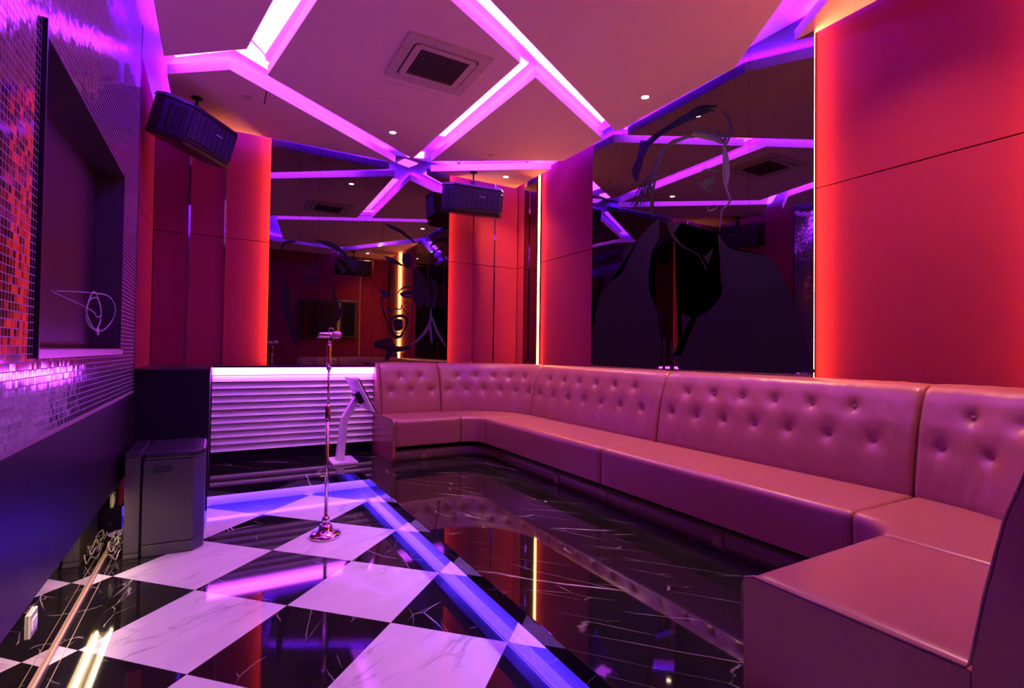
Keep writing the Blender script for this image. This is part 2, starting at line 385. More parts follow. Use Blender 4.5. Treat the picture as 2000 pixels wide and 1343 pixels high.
m2 = wall_mirror('narrow smoked mirror at the near end of the right wall', 'x', WX - 0.09, 0.52, 0.81, 0.9, UZ, [], -1, ('hi', 'lo'), 0.006)

def decal(name, parent, axis, at, polys, mat, label=None):
    bm = bmesh.new()
    for pl in polys:
        if axis == 'x': aprism(bm, pl, lambda a, b: (at, a, b), lambda a, b: (at - 0.0012, a, b))
        else: aprism(bm, pl, lambda a, b: (a, at, b), lambda a, b: (a, at - 0.0012, b))
    bmesh.ops.triangulate(bm, faces=bm.faces[:])
    o = finish(bm, name, mat); kid(o, parent)
    if label: o['label'] = label
    return o
D = {
 'right_mass': [(3.37,2.368),(3.198,2.331),(3.282,2.249),(3.196,2.135),(3.035,2.032),(2.933,1.995),(2.823,2.068),(2.812,2.157),(2.73,2.042),(2.65,1.989),(2.438,1.925),(2.32,1.861),(2.281,1.792),(2.207,1.624),(2.135,1.409),(2.065,1.203),(2.019,1.044),(2.279,1.034),(2.758,1.025),(3.214,1.024),(3.242,1.061),(3.286,1.148),(3.188,1.149),(3.175,1.246),(3.191,1.527),(3.056,1.466),(2.929,1.51),(2.844,1.566),(2.773,1.65),(2.768,1.719),(2.821,1.785),(2.919,1.849),(3.009,2.007),(3.196,2.113),(3.31,2.222)],
 'left_mass': [(4.428,1.029),(4.454,1.337),(4.375,1.6),(4.296,1.805),(4.14,1.918),(3.972,1.973),(3.957,2.195),(3.715,2.299),(3.569,2.388),(3.468,2.424),(3.459,2.25),(3.55,2.128),(3.596,1.925),(3.578,1.737),(3.482,1.568),(3.465,1.43),(3.418,1.248),(3.432,1.112),(3.461,1.021)],
 'drip1': [(3.404,1.315),(3.36,1.314),(3.379,1.013),(3.408,1.017)],
 'drip2': [(3.316,1.302),(3.287,1.291),(3.27,1.017),(3.32,1.015)],
}
STROKES = {
 'r_hair': [(0.0202,[(3.728,3.128),(3.695,3.142),(3.647,3.163),(3.593,3.185),(3.54,3.202),(3.486,3.216),(3.43,3.229),(3.375,3.238),(3.325,3.243),(3.283,3.243),(3.245,3.239),(3.208,3.233),(3.17,3.227),(3.127,3.221),(3.082,3.214),(3.042,3.207),(3.014,3.203)]),(0.0118,[(3.735,3.156),(3.701,3.166),(3.652,3.182),(3.598,3.198),(3.547,3.213),(3.498,3.225),(3.45,3.238),(3.401,3.248),(3.354,3.253),(3.309,3.251),(3.265,3.244),(3.221,3.236),(3.177,3.23),(3.127,3.228),(3.075,3.228),(3.029,3.229),(2.997,3.229)]),(0.0231,[(3.745,3.146),(3.711,3.164),(3.664,3.19),(3.61,3.217),(3.555,3.235),(3.495,3.243),(3.431,3.244),(3.369,3.243),(3.315,3.242),(3.275,3.239),(3.243,3.236),(3.211,3.231),(3.174,3.228),(3.124,3.225),(3.067,3.223),(3.016,3.221),(2.981,3.22)]),(0.0258,[(3.722,3.138),(3.691,3.152),(3.648,3.172),(3.598,3.192),(3.546,3.207),(3.491,3.216),(3.432,3.22),(3.372,3.223),(3.316,3.225),(3.262,3.225),(3.209,3.225),(3.16,3.224),(3.118,3.225),(3.085,3.229),(3.057,3.235),(3.035,3.24),(3.02,3.244)]),(0.0123,[(3.737,3.162),(3.699,3.176),(3.645,3.196),(3.585,3.216),(3.527,3.23),(3.472,3.238),(3.415,3.242),(3.36,3.244),(3.31,3.243),(3.267,3.24),(3.228,3.235),(3.19,3.229),(3.153,3.226),(3.111,3.226),(3.067,3.229),(3.029,3.232),(3.002,3.234)]),(0.0178,[(3.704,3.163),(3.669,3.176),(3.619,3.195),(3.563,3.213),(3.509,3.226),(3.456,3.231),(3.401,3.231),(3.348,3.23),(3.301,3.23),(3.264,3.231),(3.232,3.232),(3.201,3.233),(3.167,3.234),(3.124,3.233),(3.077,3.231),(3.035,3.229),(3.006,3.228)]),(0.01,[(3.728,3.168),(3.686,3.179),(3.627,3.195),(3.563,3.211),(3.503,3.222),(3.45,3.227),(3.398,3.229),(3.346,3.229),(3.295,3.228),(3.242,3.227),(3.187,3.223),(3.136,3.22),(3.094,3.219),(3.061,3.221),(3.035,3.224),(3.015,3.228),(3.0,3.23)]),(0.0227,[(3.719,3.144),(3.679,3.156),(3.621,3.173),(3.559,3.191),(3.502,3.206),(3.453,3.217),(3.406,3.226),(3.361,3.234),(3.316,3.24),(3.273,3.243),(3.231,3.245),(3.19,3.245),(3.147,3.242),(3.099,3.235),(3.047,3.224),(3.002,3.213),(2.97,3.205)]),(0.0155,[(3.679,3.141),(3.649,3.158),(3.608,3.183),(3.561,3.208),(3.512,3.227),(3.462,3.241),(3.408,3.253),(3.355,3.26),(3.305,3.263),(3.261,3.259),(3.221,3.249),(3.18,3.239),(3.136,3.231),(3.081,3.227),(3.021,3.225),(2.967,3.223),(2.93,3.222)]),(0.0107,[(3.671,3.142),(3.642,3.16),(3.601,3.186),(3.553,3.211),(3.503,3.229),(3.45,3.237),(3.393,3.239),(3.336,3.238),(3.283,3.237),(3.234,3.236),(3.188,3.234),(3.145,3.231),(3.107,3.229),(3.075,3.228),(3.046,3.227),(3.023,3.227),(3.007,3.226)]),(0.0104,[(3.687,3.137),(3.655,3.154),(3.611,3.177),(3.56,3.201),(3.506,3.219),(3.448,3.229),(3.385,3.235),(3.322,3.237),(3.264,3.239),(3.212,3.238),(3.162,3.234),(3.117,3.23),(3.077,3.229),(3.041,3.231),(3.01,3.236),(2.984,3.241),(2.966,3.244)]),(0.0238,[(3.69,3.157),(3.65,3.166),(3.594,3.179),(3.531,3.194),(3.472,3.206),(3.417,3.218),(3.361,3.23),(3.307,3.239),(3.257,3.244),(3.212,3.242),(3.169,3.234),(3.129,3.226),(3.091,3.221),(3.052,3.223),(3.013,3.228),(2.979,3.233),(2.956,3.237)]),(0.0166,[(3.692,3.163),(3.65,3.17),(3.59,3.181),(3.526,3.192),(3.466,3.204),(3.413,3.216),(3.362,3.23),(3.312,3.242),(3.264,3.249),(3.218,3.252),(3.175,3.25),(3.133,3.247),(3.094,3.244),(3.057,3.239),(3.02,3.234),(2.989,3.228),(2.967,3.224)]),(0.0242,[(3.677,3.143),(3.639,3.157),(3.585,3.178),(3.524,3.198),(3.467,3.215),(3.414,3.226),(3.359,3.234),(3.306,3.24),(3.257,3.243),(3.21,3.241),(3.166,3.236),(3.124,3.231),(3.086,3.228),(3.048,3.229),(3.012,3.231),(2.981,3.234),(2.96,3.236)]),(0.0226,[(3.658,3.16),(3.621,3.17),(3.569,3.184),(3.511,3.2),(3.456,3.214),(3.405,3.229),(3.354,3.246),(3.304,3.259),(3.254,3.266),(3.205,3.263),(3.156,3.255),(3.11,3.244),(3.066,3.237),(3.023,3.232),(2.98,3.228),(2.944,3.225),(2.919,3.223)]),(0.0234,[(3.654,3.14),(3.622,3.157),(3.576,3.18),(3.523,3.205),(3.469,3.222),(3.414,3.232),(3.354,3.238),(3.295,3.241),(3.242,3.242),(3.196,3.241),(3.155,3.238),(3.114,3.233),(3.073,3.228),(3.024,3.223),(2.972,3.217),(2.927,3.211),(2.895,3.208)]),(0.026,[(3.636,3.148),(3.605,3.166),(3.561,3.191),(3.51,3.217),(3.458,3.234),(3.403,3.241),(3.344,3.242),(3.286,3.241),(3.233,3.239),(3.185,3.238),(3.14,3.237),(3.098,3.234),(3.057,3.231),(3.013,3.227),(2.968,3.221),(2.929,3.215),(2.902,3.212)]),(0.0127,[(3.638,3.149),(3.604,3.164),(3.556,3.187),(3.501,3.209),(3.448,3.226),(3.395,3.236),(3.341,3.243),(3.287,3.247),(3.235,3.248),(3.182,3.245),(3.128,3.237),(3.079,3.231),(3.039,3.229),(3.009,3.234),(2.986,3.243),(2.968,3.253),(2.956,3.26)]),(0.0172,[(3.639,3.167),(3.603,3.177),(3.551,3.191),(3.494,3.207),(3.441,3.221),(3.393,3.234),(3.345,3.247),(3.298,3.258),(3.25,3.266),(3.201,3.268),(3.151,3.267),(3.103,3.263),(3.061,3.261),(3.023,3.258),(2.988,3.255),(2.96,3.252),(2.94,3.25)]),(0.0129,[(3.654,3.182),(3.615,3.191),(3.561,3.205),(3.5,3.219),(3.442,3.231),(3.387,3.24),(3.33,3.247),(3.275,3.253),(3.223,3.255),(3.176,3.254),(3.131,3.249),(3.09,3.244),(3.053,3.241),(3.019,3.242),(2.988,3.245),(2.963,3.249),(2.945,3.251)]),(0.0145,[(3.639,3.176),(3.599,3.186),(3.542,3.2),(3.481,3.215),(3.425,3.228),(3.376,3.239),(3.33,3.25),(3.284,3.258),(3.239,3.264),(3.192,3.266),(3.145,3.265),(3.099,3.262),(3.056,3.258),(3.013,3.253),(2.971,3.245),(2.934,3.237),(2.909,3.232)]),(0.0257,[(3.616,3.158),(3.58,3.17),(3.53,3.186),(3.473,3.205),(3.419,3.221),(3.37,3.237),(3.321,3.253),(3.271,3.266),(3.221,3.273),(3.168,3.273),(3.115,3.267),(3.063,3.258),(3.015,3.248),(2.966,3.235),(2.919,3.22),(2.878,3.205),(2.849,3.195)]),(0.0199,[(3.631,3.146),(3.597,3.166),(3.549,3.196),(3.495,3.225),(3.44,3.246),(3.382,3.255),(3.321,3.258),(3.261,3.258),(3.207,3.259),(3.162,3.262),(3.121,3.265),(3.081,3.266),(3.039,3.263),(2.988,3.255),(2.932,3.242),(2.883,3.23),(2.849,3.221)]),(0.017,[(3.632,3.173),(3.589,3.184),(3.53,3.2),(3.464,3.216),(3.403,3.228),(3.347,3.235),(3.292,3.239),(3.239,3.242),(3.187,3.246),(3.138,3.253),(3.091,3.26),(3.046,3.265),(3.001,3.265),(2.954,3.255),(2.906,3.24),(2.864,3.224),(2.835,3.213)]),(0.0168,[(3.622,3.144),(3.584,3.162),(3.53,3.188),(3.47,3.215),(3.412,3.237),(3.359,3.251),(3.306,3.263),(3.252,3.271),(3.199,3.276),(3.144,3.277),(3.089,3.275),(3.037,3.27),(2.993,3.264),(2.957,3.256),(2.927,3.245),(2.904,3.234),(2.887,3.227)]),(0.0235,[(3.63,3.168),(3.591,3.178),(3.535,3.192),(3.473,3.207),(3.413,3.222),(3.355,3.235),(3.294,3.248),(3.236,3.26),(3.182,3.269),(3.136,3.278),(3.094,3.285),(3.053,3.289),(3.01,3.287),(2.959,3.274),(2.904,3.255),(2.855,3.235),(2.822,3.222)]),(0.0208,[(3.028,3.04),(3.055,3.047),(3.094,3.059),(3.14,3.07),(3.188,3.077),(3.242,3.081),(3.304,3.084),(3.364,3.082),(3.412,3.068),(3.441,3.039),(3.457,2.998),(3.468,2.954),(3.48,2.914),(3.496,2.881),(3.512,2.851),(3.525,2.822),(3.536,2.792),(3.542,2.759),(3.544,2.725),(3.545,2.694),(3.546,2.673)]),(0.0159,[(3.023,3.037),(3.057,3.05),(3.107,3.068),(3.163,3.085),(3.215,3.094),(3.264,3.094),(3.315,3.089),(3.362,3.076),(3.399,3.056),(3.421,3.025),(3.431,2.985),(3.439,2.942),(3.454,2.902),(3.482,2.866),(3.517,2.832),(3.551,2.799),(3.574,2.768),(3.582,2.737),(3.581,2.708),(3.575,2.683),(3.572,2.665)]),(0.0228,[(3.045,3.046),(3.071,3.054),(3.109,3.065),(3.154,3.076),(3.2,3.082),(3.25,3.082),(3.307,3.079),(3.362,3.071),(3.408,3.056),(3.44,3.03),(3.464,2.995),(3.482,2.958),(3.497,2.922),(3.507,2.889),(3.511,2.857),(3.514,2.824),(3.519,2.791),(3.528,2.752),(3.538,2.71),(3.548,2.672),(3.555,2.646)]),(0.0174,[(3.082,3.05),(3.104,3.058),(3.134,3.07),(3.171,3.082),(3.21,3.087),(3.257,3.087),(3.311,3.084),(3.365,3.074),(3.408,3.057),(3.436,3.029),(3.454,2.992),(3.468,2.952),(3.486,2.914),(3.512,2.877),(3.541,2.84),(3.569,2.804),(3.587,2.772),(3.592,2.744),(3.587,2.718),(3.58,2.697),(3.575,2.682)]),(0.0134,[(3.059,3.039),(3.089,3.051),(3.132,3.069),(3.182,3.085),(3.228,3.093),(3.274,3.09),(3.321,3.08),(3.365,3.064),(3.401,3.041),(3.423,3.01),(3.435,2.97),(3.445,2.928),(3.464,2.889),(3.496,2.854),(3.537,2.82),(3.577,2.787),(3.608,2.757),(3.625,2.727),(3.634,2.698),(3.639,2.674),(3.643,2.656)]),(0.0277,[(3.081,3.064),(3.11,3.067),(3.153,3.071),(3.202,3.075),(3.25,3.076),(3.298,3.076),(3.349,3.075),(3.397,3.07),(3.436,3.056),(3.461,3.03),(3.476,2.994),(3.487,2.955),(3.501,2.919),(3.518,2.886),(3.534,2.853),(3.552,2.822),(3.572,2.791),(3.597,2.758),(3.625,2.724),(3.652,2.694),(3.671,2.673)]),(0.0102,[(3.141,3.071),(3.158,3.072),(3.182,3.072),(3.212,3.073),(3.247,3.072),(3.292,3.073),(3.346,3.074),(3.399,3.071),(3.442,3.057),(3.469,3.028),(3.485,2.988),(3.497,2.944),(3.512,2.901),(3.532,2.858),(3.553,2.812),(3.574,2.77),(3.594,2.736),(3.615,2.714),(3.635,2.7),(3.653,2.691),(3.666,2.684)]),(0.0226,[(3.149,3.07),(3.168,3.072),(3.197,3.074),(3.23,3.075),(3.265,3.074),(3.303,3.071),(3.346,3.067),(3.388,3.059),(3.425,3.043),(3.454,3.016),(3.476,2.98),(3.497,2.94),(3.52,2.902),(3.547,2.863),(3.576,2.823),(3.604,2.784),(3.627,2.751),(3.644,2.725),(3.656,2.703),(3.665,2.685),(3.672,2.673)]),(0.0134,[(3.147,3.065),(3.172,3.069),(3.207,3.075),(3.247,3.08),(3.286,3.082),(3.322,3.079),(3.359,3.075),(3.394,3.066),(3.425,3.049),(3.448,3.022),(3.464,2.988),(3.481,2.949),(3.503,2.912),(3.537,2.875),(3.577,2.837),(3.617,2.799),(3.65,2.762),(3.674,2.724),(3.692,2.686),(3.705,2.653),(3.714,2.629)]),(0.0183,[(3.165,3.068),(3.188,3.071),(3.223,3.077),(3.262,3.082),(3.301,3.083),(3.342,3.083),(3.388,3.081),(3.43,3.074),(3.463,3.056),(3.477,3.02),(3.479,2.972),(3.48,2.923),(3.493,2.882),(3.527,2.854),(3.574,2.834),(3.621,2.814),(3.655,2.787),(3.669,2.747),(3.672,2.699),(3.67,2.655),(3.669,2.624)]),(0.025,[(3.193,3.081),(3.211,3.084),(3.238,3.089),(3.269,3.092),(3.302,3.091),(3.338,3.084),(3.379,3.074),(3.419,3.059),(3.453,3.038),(3.476,3.011),(3.493,2.977),(3.51,2.939),(3.532,2.902),(3.565,2.863),(3.605,2.822),(3.644,2.781),(3.674,2.742),(3.693,2.706),(3.704,2.67),(3.71,2.64),(3.715,2.619)]),(0.0174,[(3.156,3.069),(3.183,3.072),(3.222,3.077),(3.266,3.081),(3.306,3.08),(3.34,3.074),(3.373,3.064),(3.405,3.05),(3.436,3.033),(3.466,3.009),(3.494,2.981),(3.522,2.95),(3.551,2.919),(3.585,2.888),(3.621,2.857),(3.655,2.824),(3.681,2.788),(3.697,2.747),(3.705,2.701),(3.709,2.66),(3.713,2.631)]),(0.0239,[(3.232,3.096),(3.244,3.093),(3.261,3.088),(3.282,3.083),(3.308,3.076),(3.341,3.069),(3.381,3.061),(3.422,3.05),(3.458,3.034),(3.486,3.01),(3.508,2.979),(3.531,2.946),(3.557,2.912),(3.59,2.878),(3.628,2.841),(3.665,2.804),(3.697,2.766),(3.723,2.725),(3.745,2.681),(3.763,2.641),(3.776,2.613)]),(0.0118,[(3.228,3.098),(3.248,3.098),(3.276,3.098),(3.309,3.097),(3.341,3.092),(3.374,3.083),(3.409,3.072),(3.443,3.056),(3.474,3.034),(3.499,3.002),(3.521,2.963),(3.541,2.921),(3.566,2.88),(3.595,2.84),(3.629,2.799),(3.662,2.76),(3.691,2.724),(3.716,2.691),(3.737,2.66),(3.755,2.635),(3.768,2.617)]),(0.0181,[(3.192,3.088),(3.218,3.089),(3.256,3.091),(3.299,3.091),(3.337,3.086),(3.369,3.075),(3.399,3.059),(3.427,3.04),(3.456,3.018),(3.482,2.994),(3.507,2.966),(3.533,2.936),(3.564,2.906),(3.603,2.874),(3.649,2.841),(3.695,2.808),(3.735,2.774),(3.769,2.739),(3.799,2.701),(3.824,2.668),(3.842,2.645)]),(0.0281,[(3.25,3.101),(3.268,3.1),(3.295,3.099),(3.325,3.096),(3.354,3.088),(3.38,3.075),(3.406,3.058),(3.431,3.037),(3.458,3.015),(3.485,2.991),(3.513,2.966),(3.541,2.937),(3.57,2.902),(3.599,2.858),(3.629,2.806),(3.66,2.754),(3.69,2.712),(3.722,2.681),(3.757,2.658),(3.788,2.64),(3.809,2.627)]),(0.0326,[(3.711,3.247),(3.715,3.221),(3.719,3.183),(3.727,3.141),(3.738,3.103),(3.757,3.072),(3.782,3.043),(3.805,3.015),(3.818,2.986),(3.816,2.954),(3.803,2.92),(3.788,2.89),(3.778,2.869)]),(0.023,[(3.7,3.243),(3.705,3.216),(3.711,3.177),(3.719,3.135),(3.728,3.098),(3.741,3.07),(3.757,3.045),(3.772,3.021),(3.784,2.997),(3.791,2.969),(3.796,2.94),(3.799,2.914),(3.801,2.895)]),(0.0237,[(3.693,3.233),(3.701,3.21),(3.711,3.176),(3.723,3.139),(3.737,3.105),(3.754,3.079),(3.775,3.054),(3.793,3.03),(3.803,3.003),(3.801,2.971),(3.791,2.935),(3.779,2.903),(3.771,2.881)]),(0.0254,[(3.675,3.215),(3.687,3.196),(3.704,3.169),(3.723,3.138),(3.74,3.106),(3.756,3.076),(3.773,3.043),(3.786,3.011),(3.794,2.979),(3.792,2.946),(3.784,2.912),(3.774,2.883),(3.768,2.863)]),(0.0308,[(3.673,3.236),(3.682,3.21),(3.694,3.173),(3.707,3.132),(3.721,3.096),(3.735,3.065),(3.749,3.036),(3.763,3.008),(3.772,2.979),(3.776,2.947),(3.777,2.912),(3.775,2.881),(3.775,2.859)]),(0.0317,[(3.662,3.214),(3.67,3.193),(3.68,3.163),(3.692,3.129),(3.706,3.098),(3.724,3.069),(3.744,3.041),(3.764,3.013),(3.778,2.984),(3.786,2.951),(3.789,2.915),(3.789,2.884),(3.79,2.861)]),(0.0302,[(3.654,3.224),(3.667,3.203),(3.685,3.171),(3.705,3.136),(3.722,3.102),(3.737,3.071),(3.752,3.038),(3.764,3.007),(3.772,2.977),(3.775,2.948),(3.773,2.919),(3.77,2.895),(3.768,2.878)]),(0.0185,[(3.636,3.221),(3.65,3.199),(3.671,3.167),(3.694,3.131),(3.713,3.098),(3.727,3.069),(3.738,3.041),(3.748,3.014),(3.756,2.986),(3.762,2.956),(3.766,2.924),(3.768,2.895),(3.77,2.875)]),(0.0292,[(3.631,3.184),(3.643,3.166),(3.659,3.139),(3.677,3.109),(3.693,3.08),(3.707,3.052),(3.721,3.024),(3.733,2.996),(3.742,2.967),(3.748,2.937),(3.75,2.904),(3.751,2.875),(3.751,2.855)]),(0.0323,[(3.619,3.188),(3.634,3.169),(3.656,3.141),(3.679,3.109),(3.699,3.08),(3.712,3.054),(3.723,3.029),(3.732,3.005),(3.741,2.98),(3.751,2.953),(3.76,2.925),(3.769,2.9),(3.775,2.883)]),(0.0216,[(3.613,3.203),(3.629,3.181),(3.654,3.149),(3.679,3.113),(3.699,3.081),(3.71,3.054),(3.716,3.029),(3.721,3.005),(3.728,2.981),(3.739,2.954),(3.751,2.926),(3.763,2.901),(3.771,2.883)]),(0.0231,[(3.6,3.171),(3.614,3.157),(3.635,3.137),(3.658,3.113),(3.677,3.088),(3.691,3.059),(3.704,3.026),(3.714,2.994),(3.725,2.965),(3.734,2.94),(3.744,2.917),(3.751,2.898),(3.757,2.884)]),(0.044,[(3.563,2.757),(3.561,2.734),(3.559,2.701),(3.556,2.664),(3.555,2.632),(3.556,2.605),(3.558,2.579),(3.56,2.555),(3.561,2.531),(3.558,2.507),(3.554,2.483),(3.549,2.461),(3.546,2.446)])],
 'r_fringe': [(0.0139,[(3.073,3.116),(3.069,3.108),(3.064,3.097),(3.057,3.083),(3.049,3.07),(3.038,3.056),(3.025,3.04),(3.012,3.026),(3.004,3.016)]),(0.0152,[(3.043,3.146),(3.039,3.13),(3.034,3.106),(3.028,3.081),(3.02,3.059),(3.009,3.042),(2.995,3.027),(2.983,3.014),(2.974,3.006)]),(0.0135,[(3.013,3.131),(3.01,3.115),(3.005,3.093),(2.998,3.069),(2.99,3.048),(2.98,3.032),(2.966,3.017),(2.954,3.004),(2.946,2.995)]),(0.015,[(2.984,3.104),(2.98,3.092),(2.975,3.074),(2.969,3.055),(2.961,3.038),(2.951,3.022),(2.938,3.007),(2.925,2.994),(2.917,2.985)]),(0.0171,[(2.955,3.074),(2.951,3.066),(2.947,3.054),(2.94,3.04),(2.933,3.027),(2.922,3.013),(2.909,2.998),(2.897,2.984),(2.889,2.975)]),(0.0098,[(2.927,3.089),(2.923,3.076),(2.918,3.056),(2.912,3.035),(2.904,3.017),(2.894,3.001),(2.881,2.986),(2.869,2.974),(2.861,2.965)]),(0.0169,[(2.898,3.071),(2.895,3.059),(2.89,3.042),(2.884,3.023),(2.876,3.006),(2.866,2.991),(2.853,2.977),(2.842,2.964),(2.833,2.955)]),(0.0126,[(2.87,3.061),(2.867,3.049),(2.862,3.032),(2.856,3.013),(2.848,2.996),(2.838,2.981),(2.826,2.967),(2.814,2.954),(2.806,2.945)]),(0.0156,[(2.842,3.024),(2.839,3.018),(2.834,3.008),(2.828,2.997),(2.821,2.986),(2.811,2.973),(2.799,2.958),(2.787,2.945),(2.779,2.935)]),(0.0135,[(2.815,3.012),(2.812,3.006),(2.807,2.997),(2.801,2.987),(2.794,2.976),(2.784,2.963),(2.772,2.949),(2.76,2.935),(2.753,2.926)]),(0.0506,[(3.096,3.078),(3.07,3.066),(3.033,3.049),(2.994,3.03),(2.959,3.014),(2.929,3.0),(2.901,2.987),(2.875,2.974),(2.85,2.961),(2.826,2.945),(2.804,2.927),(2.783,2.912),(2.767,2.905),(2.755,2.909),(2.747,2.922),(2.741,2.937),(2.737,2.946)])],
 'r_profile': [(0.0264,[(2.779,3.165),(2.767,3.148),(2.749,3.123),(2.731,3.096),(2.717,3.07),(2.708,3.046),(2.702,3.022),(2.698,2.998),(2.697,2.975),(2.699,2.954),(2.705,2.933),(2.713,2.914),(2.721,2.897),(2.73,2.882),(2.74,2.868),(2.75,2.856),(2.756,2.848)]),(0.0484,[(2.757,2.91),(2.756,2.892),(2.755,2.867),(2.754,2.839),(2.751,2.811),(2.746,2.784),(2.74,2.756),(2.734,2.727),(2.73,2.7),(2.727,2.672),(2.725,2.645),(2.724,2.618),(2.724,2.593),(2.727,2.569),(2.731,2.545),(2.736,2.525),(2.739,2.51)]),(0.0176,[(2.771,2.818),(2.77,2.796),(2.769,2.764),(2.767,2.727),(2.765,2.693),(2.763,2.661),(2.761,2.628),(2.759,2.596),(2.754,2.567),(2.748,2.542),(2.74,2.52),(2.731,2.5),(2.724,2.48),(2.716,2.461),(2.707,2.444),(2.701,2.428),(2.698,2.413),(2.7,2.399),(2.706,2.387),(2.714,2.376),(2.723,2.367),(2.735,2.361),(2.749,2.357),(2.763,2.353),(2.773,2.344),(2.779,2.331),(2.781,2.315),(2.781,2.297),(2.783,2.276),(2.787,2.251),(2.791,2.221),(2.795,2.193),(2.798,2.174)]),(0.0132,[(2.911,2.413),(2.911,2.404),(2.912,2.39),(2.911,2.376),(2.905,2.367),(2.891,2.363),(2.871,2.363),(2.851,2.365),(2.836,2.368),(2.827,2.373),(2.821,2.379),(2.818,2.385),(2.815,2.39)])],
 'r_eye': [(0.0198,[(3.001,2.711),(2.99,2.715),(2.973,2.72),(2.954,2.723),(2.935,2.723),(2.914,2.716),(2.891,2.705),(2.869,2.693),(2.848,2.683),(2.83,2.675),(2.812,2.667),(2.796,2.66),(2.786,2.655)]),(0.066,[(2.956,2.634),(2.946,2.626),(2.932,2.615),(2.916,2.605),(2.901,2.6),(2.887,2.604),(2.871,2.613),(2.858,2.623),(2.848,2.63)]),(0.0286,[(3.012,2.631),(2.999,2.621),(2.981,2.606),(2.961,2.59),(2.945,2.576),(2.932,2.561),(2.92,2.546),(2.91,2.534),(2.901,2.528),(2.891,2.532),(2.882,2.543),(2.874,2.555),(2.869,2.564)])],
 'b_face': [(0.0638,[(1.679,1.898),(1.685,1.891),(1.694,1.88),(1.706,1.87),(1.72,1.861),(1.741,1.856),(1.767,1.853),(1.792,1.851),(1.809,1.85)]),(0.0338,[(1.687,1.812),(1.695,1.812),(1.707,1.813),(1.72,1.813),(1.734,1.815),(1.751,1.819),(1.771,1.824),(1.789,1.83),(1.802,1.833)]),(0.0225,[(1.887,1.859),(1.895,1.872),(1.908,1.89),(1.922,1.909),(1.939,1.924),(1.957,1.936),(1.978,1.946),(2.001,1.954),(2.022,1.958),(2.044,1.957),(2.067,1.953),(2.089,1.945),(2.108,1.937),(2.125,1.925),(2.139,1.909),(2.151,1.895),(2.159,1.885)]),(0.0562,[(1.919,1.857),(1.932,1.86),(1.952,1.865),(1.974,1.869),(1.996,1.874),(2.017,1.877),(2.039,1.882),(2.06,1.885),(2.08,1.886),(2.1,1.885),(2.118,1.882),(2.134,1.879),(2.145,1.877)]),(0.0225,[(1.933,1.842),(1.947,1.839),(1.967,1.834),(1.99,1.829),(2.01,1.827),(2.03,1.828),(2.051,1.831),(2.069,1.835),(2.081,1.838)]),(0.0263,[(1.77,1.697),(1.774,1.688),(1.778,1.675),(1.784,1.662),(1.792,1.651),(1.803,1.642),(1.817,1.636),(1.831,1.63),(1.84,1.626)]),(0.0168,[(1.826,1.666),(1.835,1.668),(1.85,1.671),(1.866,1.674),(1.88,1.676),(1.894,1.674),(1.907,1.672),(1.919,1.67),(1.929,1.671),(1.936,1.679),(1.94,1.691),(1.943,1.703),(1.945,1.713),(1.945,1.72),(1.943,1.726),(1.941,1.73),(1.939,1.733)]),(0.0375,[(1.786,1.59),(1.792,1.581),(1.8,1.569),(1.81,1.557),(1.821,1.551),(1.832,1.554),(1.845,1.563),(1.859,1.573),(1.875,1.58),(1.895,1.585),(1.917,1.59),(1.939,1.592),(1.958,1.591),(1.975,1.587),(1.99,1.58),(2.003,1.571),(2.012,1.56),(2.018,1.545),(2.02,1.529),(2.019,1.51),(2.016,1.491),(2.01,1.469),(2.0,1.445),(1.989,1.423),(1.982,1.408)]),(0.045,[(1.807,1.537),(1.807,1.522),(1.806,1.501),(1.806,1.478),(1.809,1.456),(1.814,1.435),(1.821,1.414),(1.829,1.394),(1.837,1.376),(1.845,1.362),(1.853,1.35),(1.862,1.34),(1.872,1.334),(1.887,1.33),(1.903,1.329),(1.92,1.332),(1.935,1.338),(1.947,1.353),(1.959,1.373),(1.969,1.394),(1.975,1.408)]),(0.0938,[(1.842,1.511),(1.852,1.51),(1.865,1.508),(1.881,1.507),(1.897,1.507),(1.914,1.509),(1.933,1.513),(1.95,1.516),(1.962,1.519)]),(0.075,[(1.863,1.458),(1.872,1.453),(1.885,1.446),(1.899,1.44),(1.912,1.44),(1.924,1.447),(1.936,1.46),(1.946,1.473),(1.953,1.482)]),(0.015,[(1.872,1.384),(1.878,1.382),(1.887,1.379),(1.897,1.376),(1.906,1.376),(1.917,1.379),(1.928,1.384),(1.938,1.389),(1.945,1.393)]),(0.0225,[(1.687,1.812),(1.691,1.788),(1.696,1.753),(1.703,1.715),(1.71,1.68),(1.718,1.648),(1.727,1.618),(1.736,1.589),(1.746,1.561),(1.755,1.534),(1.766,1.507),(1.775,1.485),(1.781,1.469)]),(0.0132,[(1.959,1.694),(1.967,1.684),(1.977,1.671),(1.989,1.655),(2.0,1.641),(2.01,1.627),(2.02,1.611),(2.029,1.598),(2.036,1.588)]),(0.0638,[(1.611,1.243),(1.633,1.249),(1.664,1.257),(1.699,1.266),(1.73,1.273),(1.76,1.277),(1.789,1.279),(1.814,1.281),(1.832,1.282)]),(0.075,[(1.611,1.217),(1.641,1.214),(1.683,1.21),(1.73,1.205),(1.772,1.2),(1.808,1.194),(1.842,1.188),(1.875,1.184),(1.91,1.182),(1.95,1.185),(1.995,1.192),(2.035,1.2),(2.064,1.205)]),(0.075,[(1.846,1.255),(1.841,1.239),(1.833,1.215),(1.824,1.188),(1.814,1.16),(1.801,1.129),(1.786,1.094),(1.771,1.061),(1.762,1.039)])],
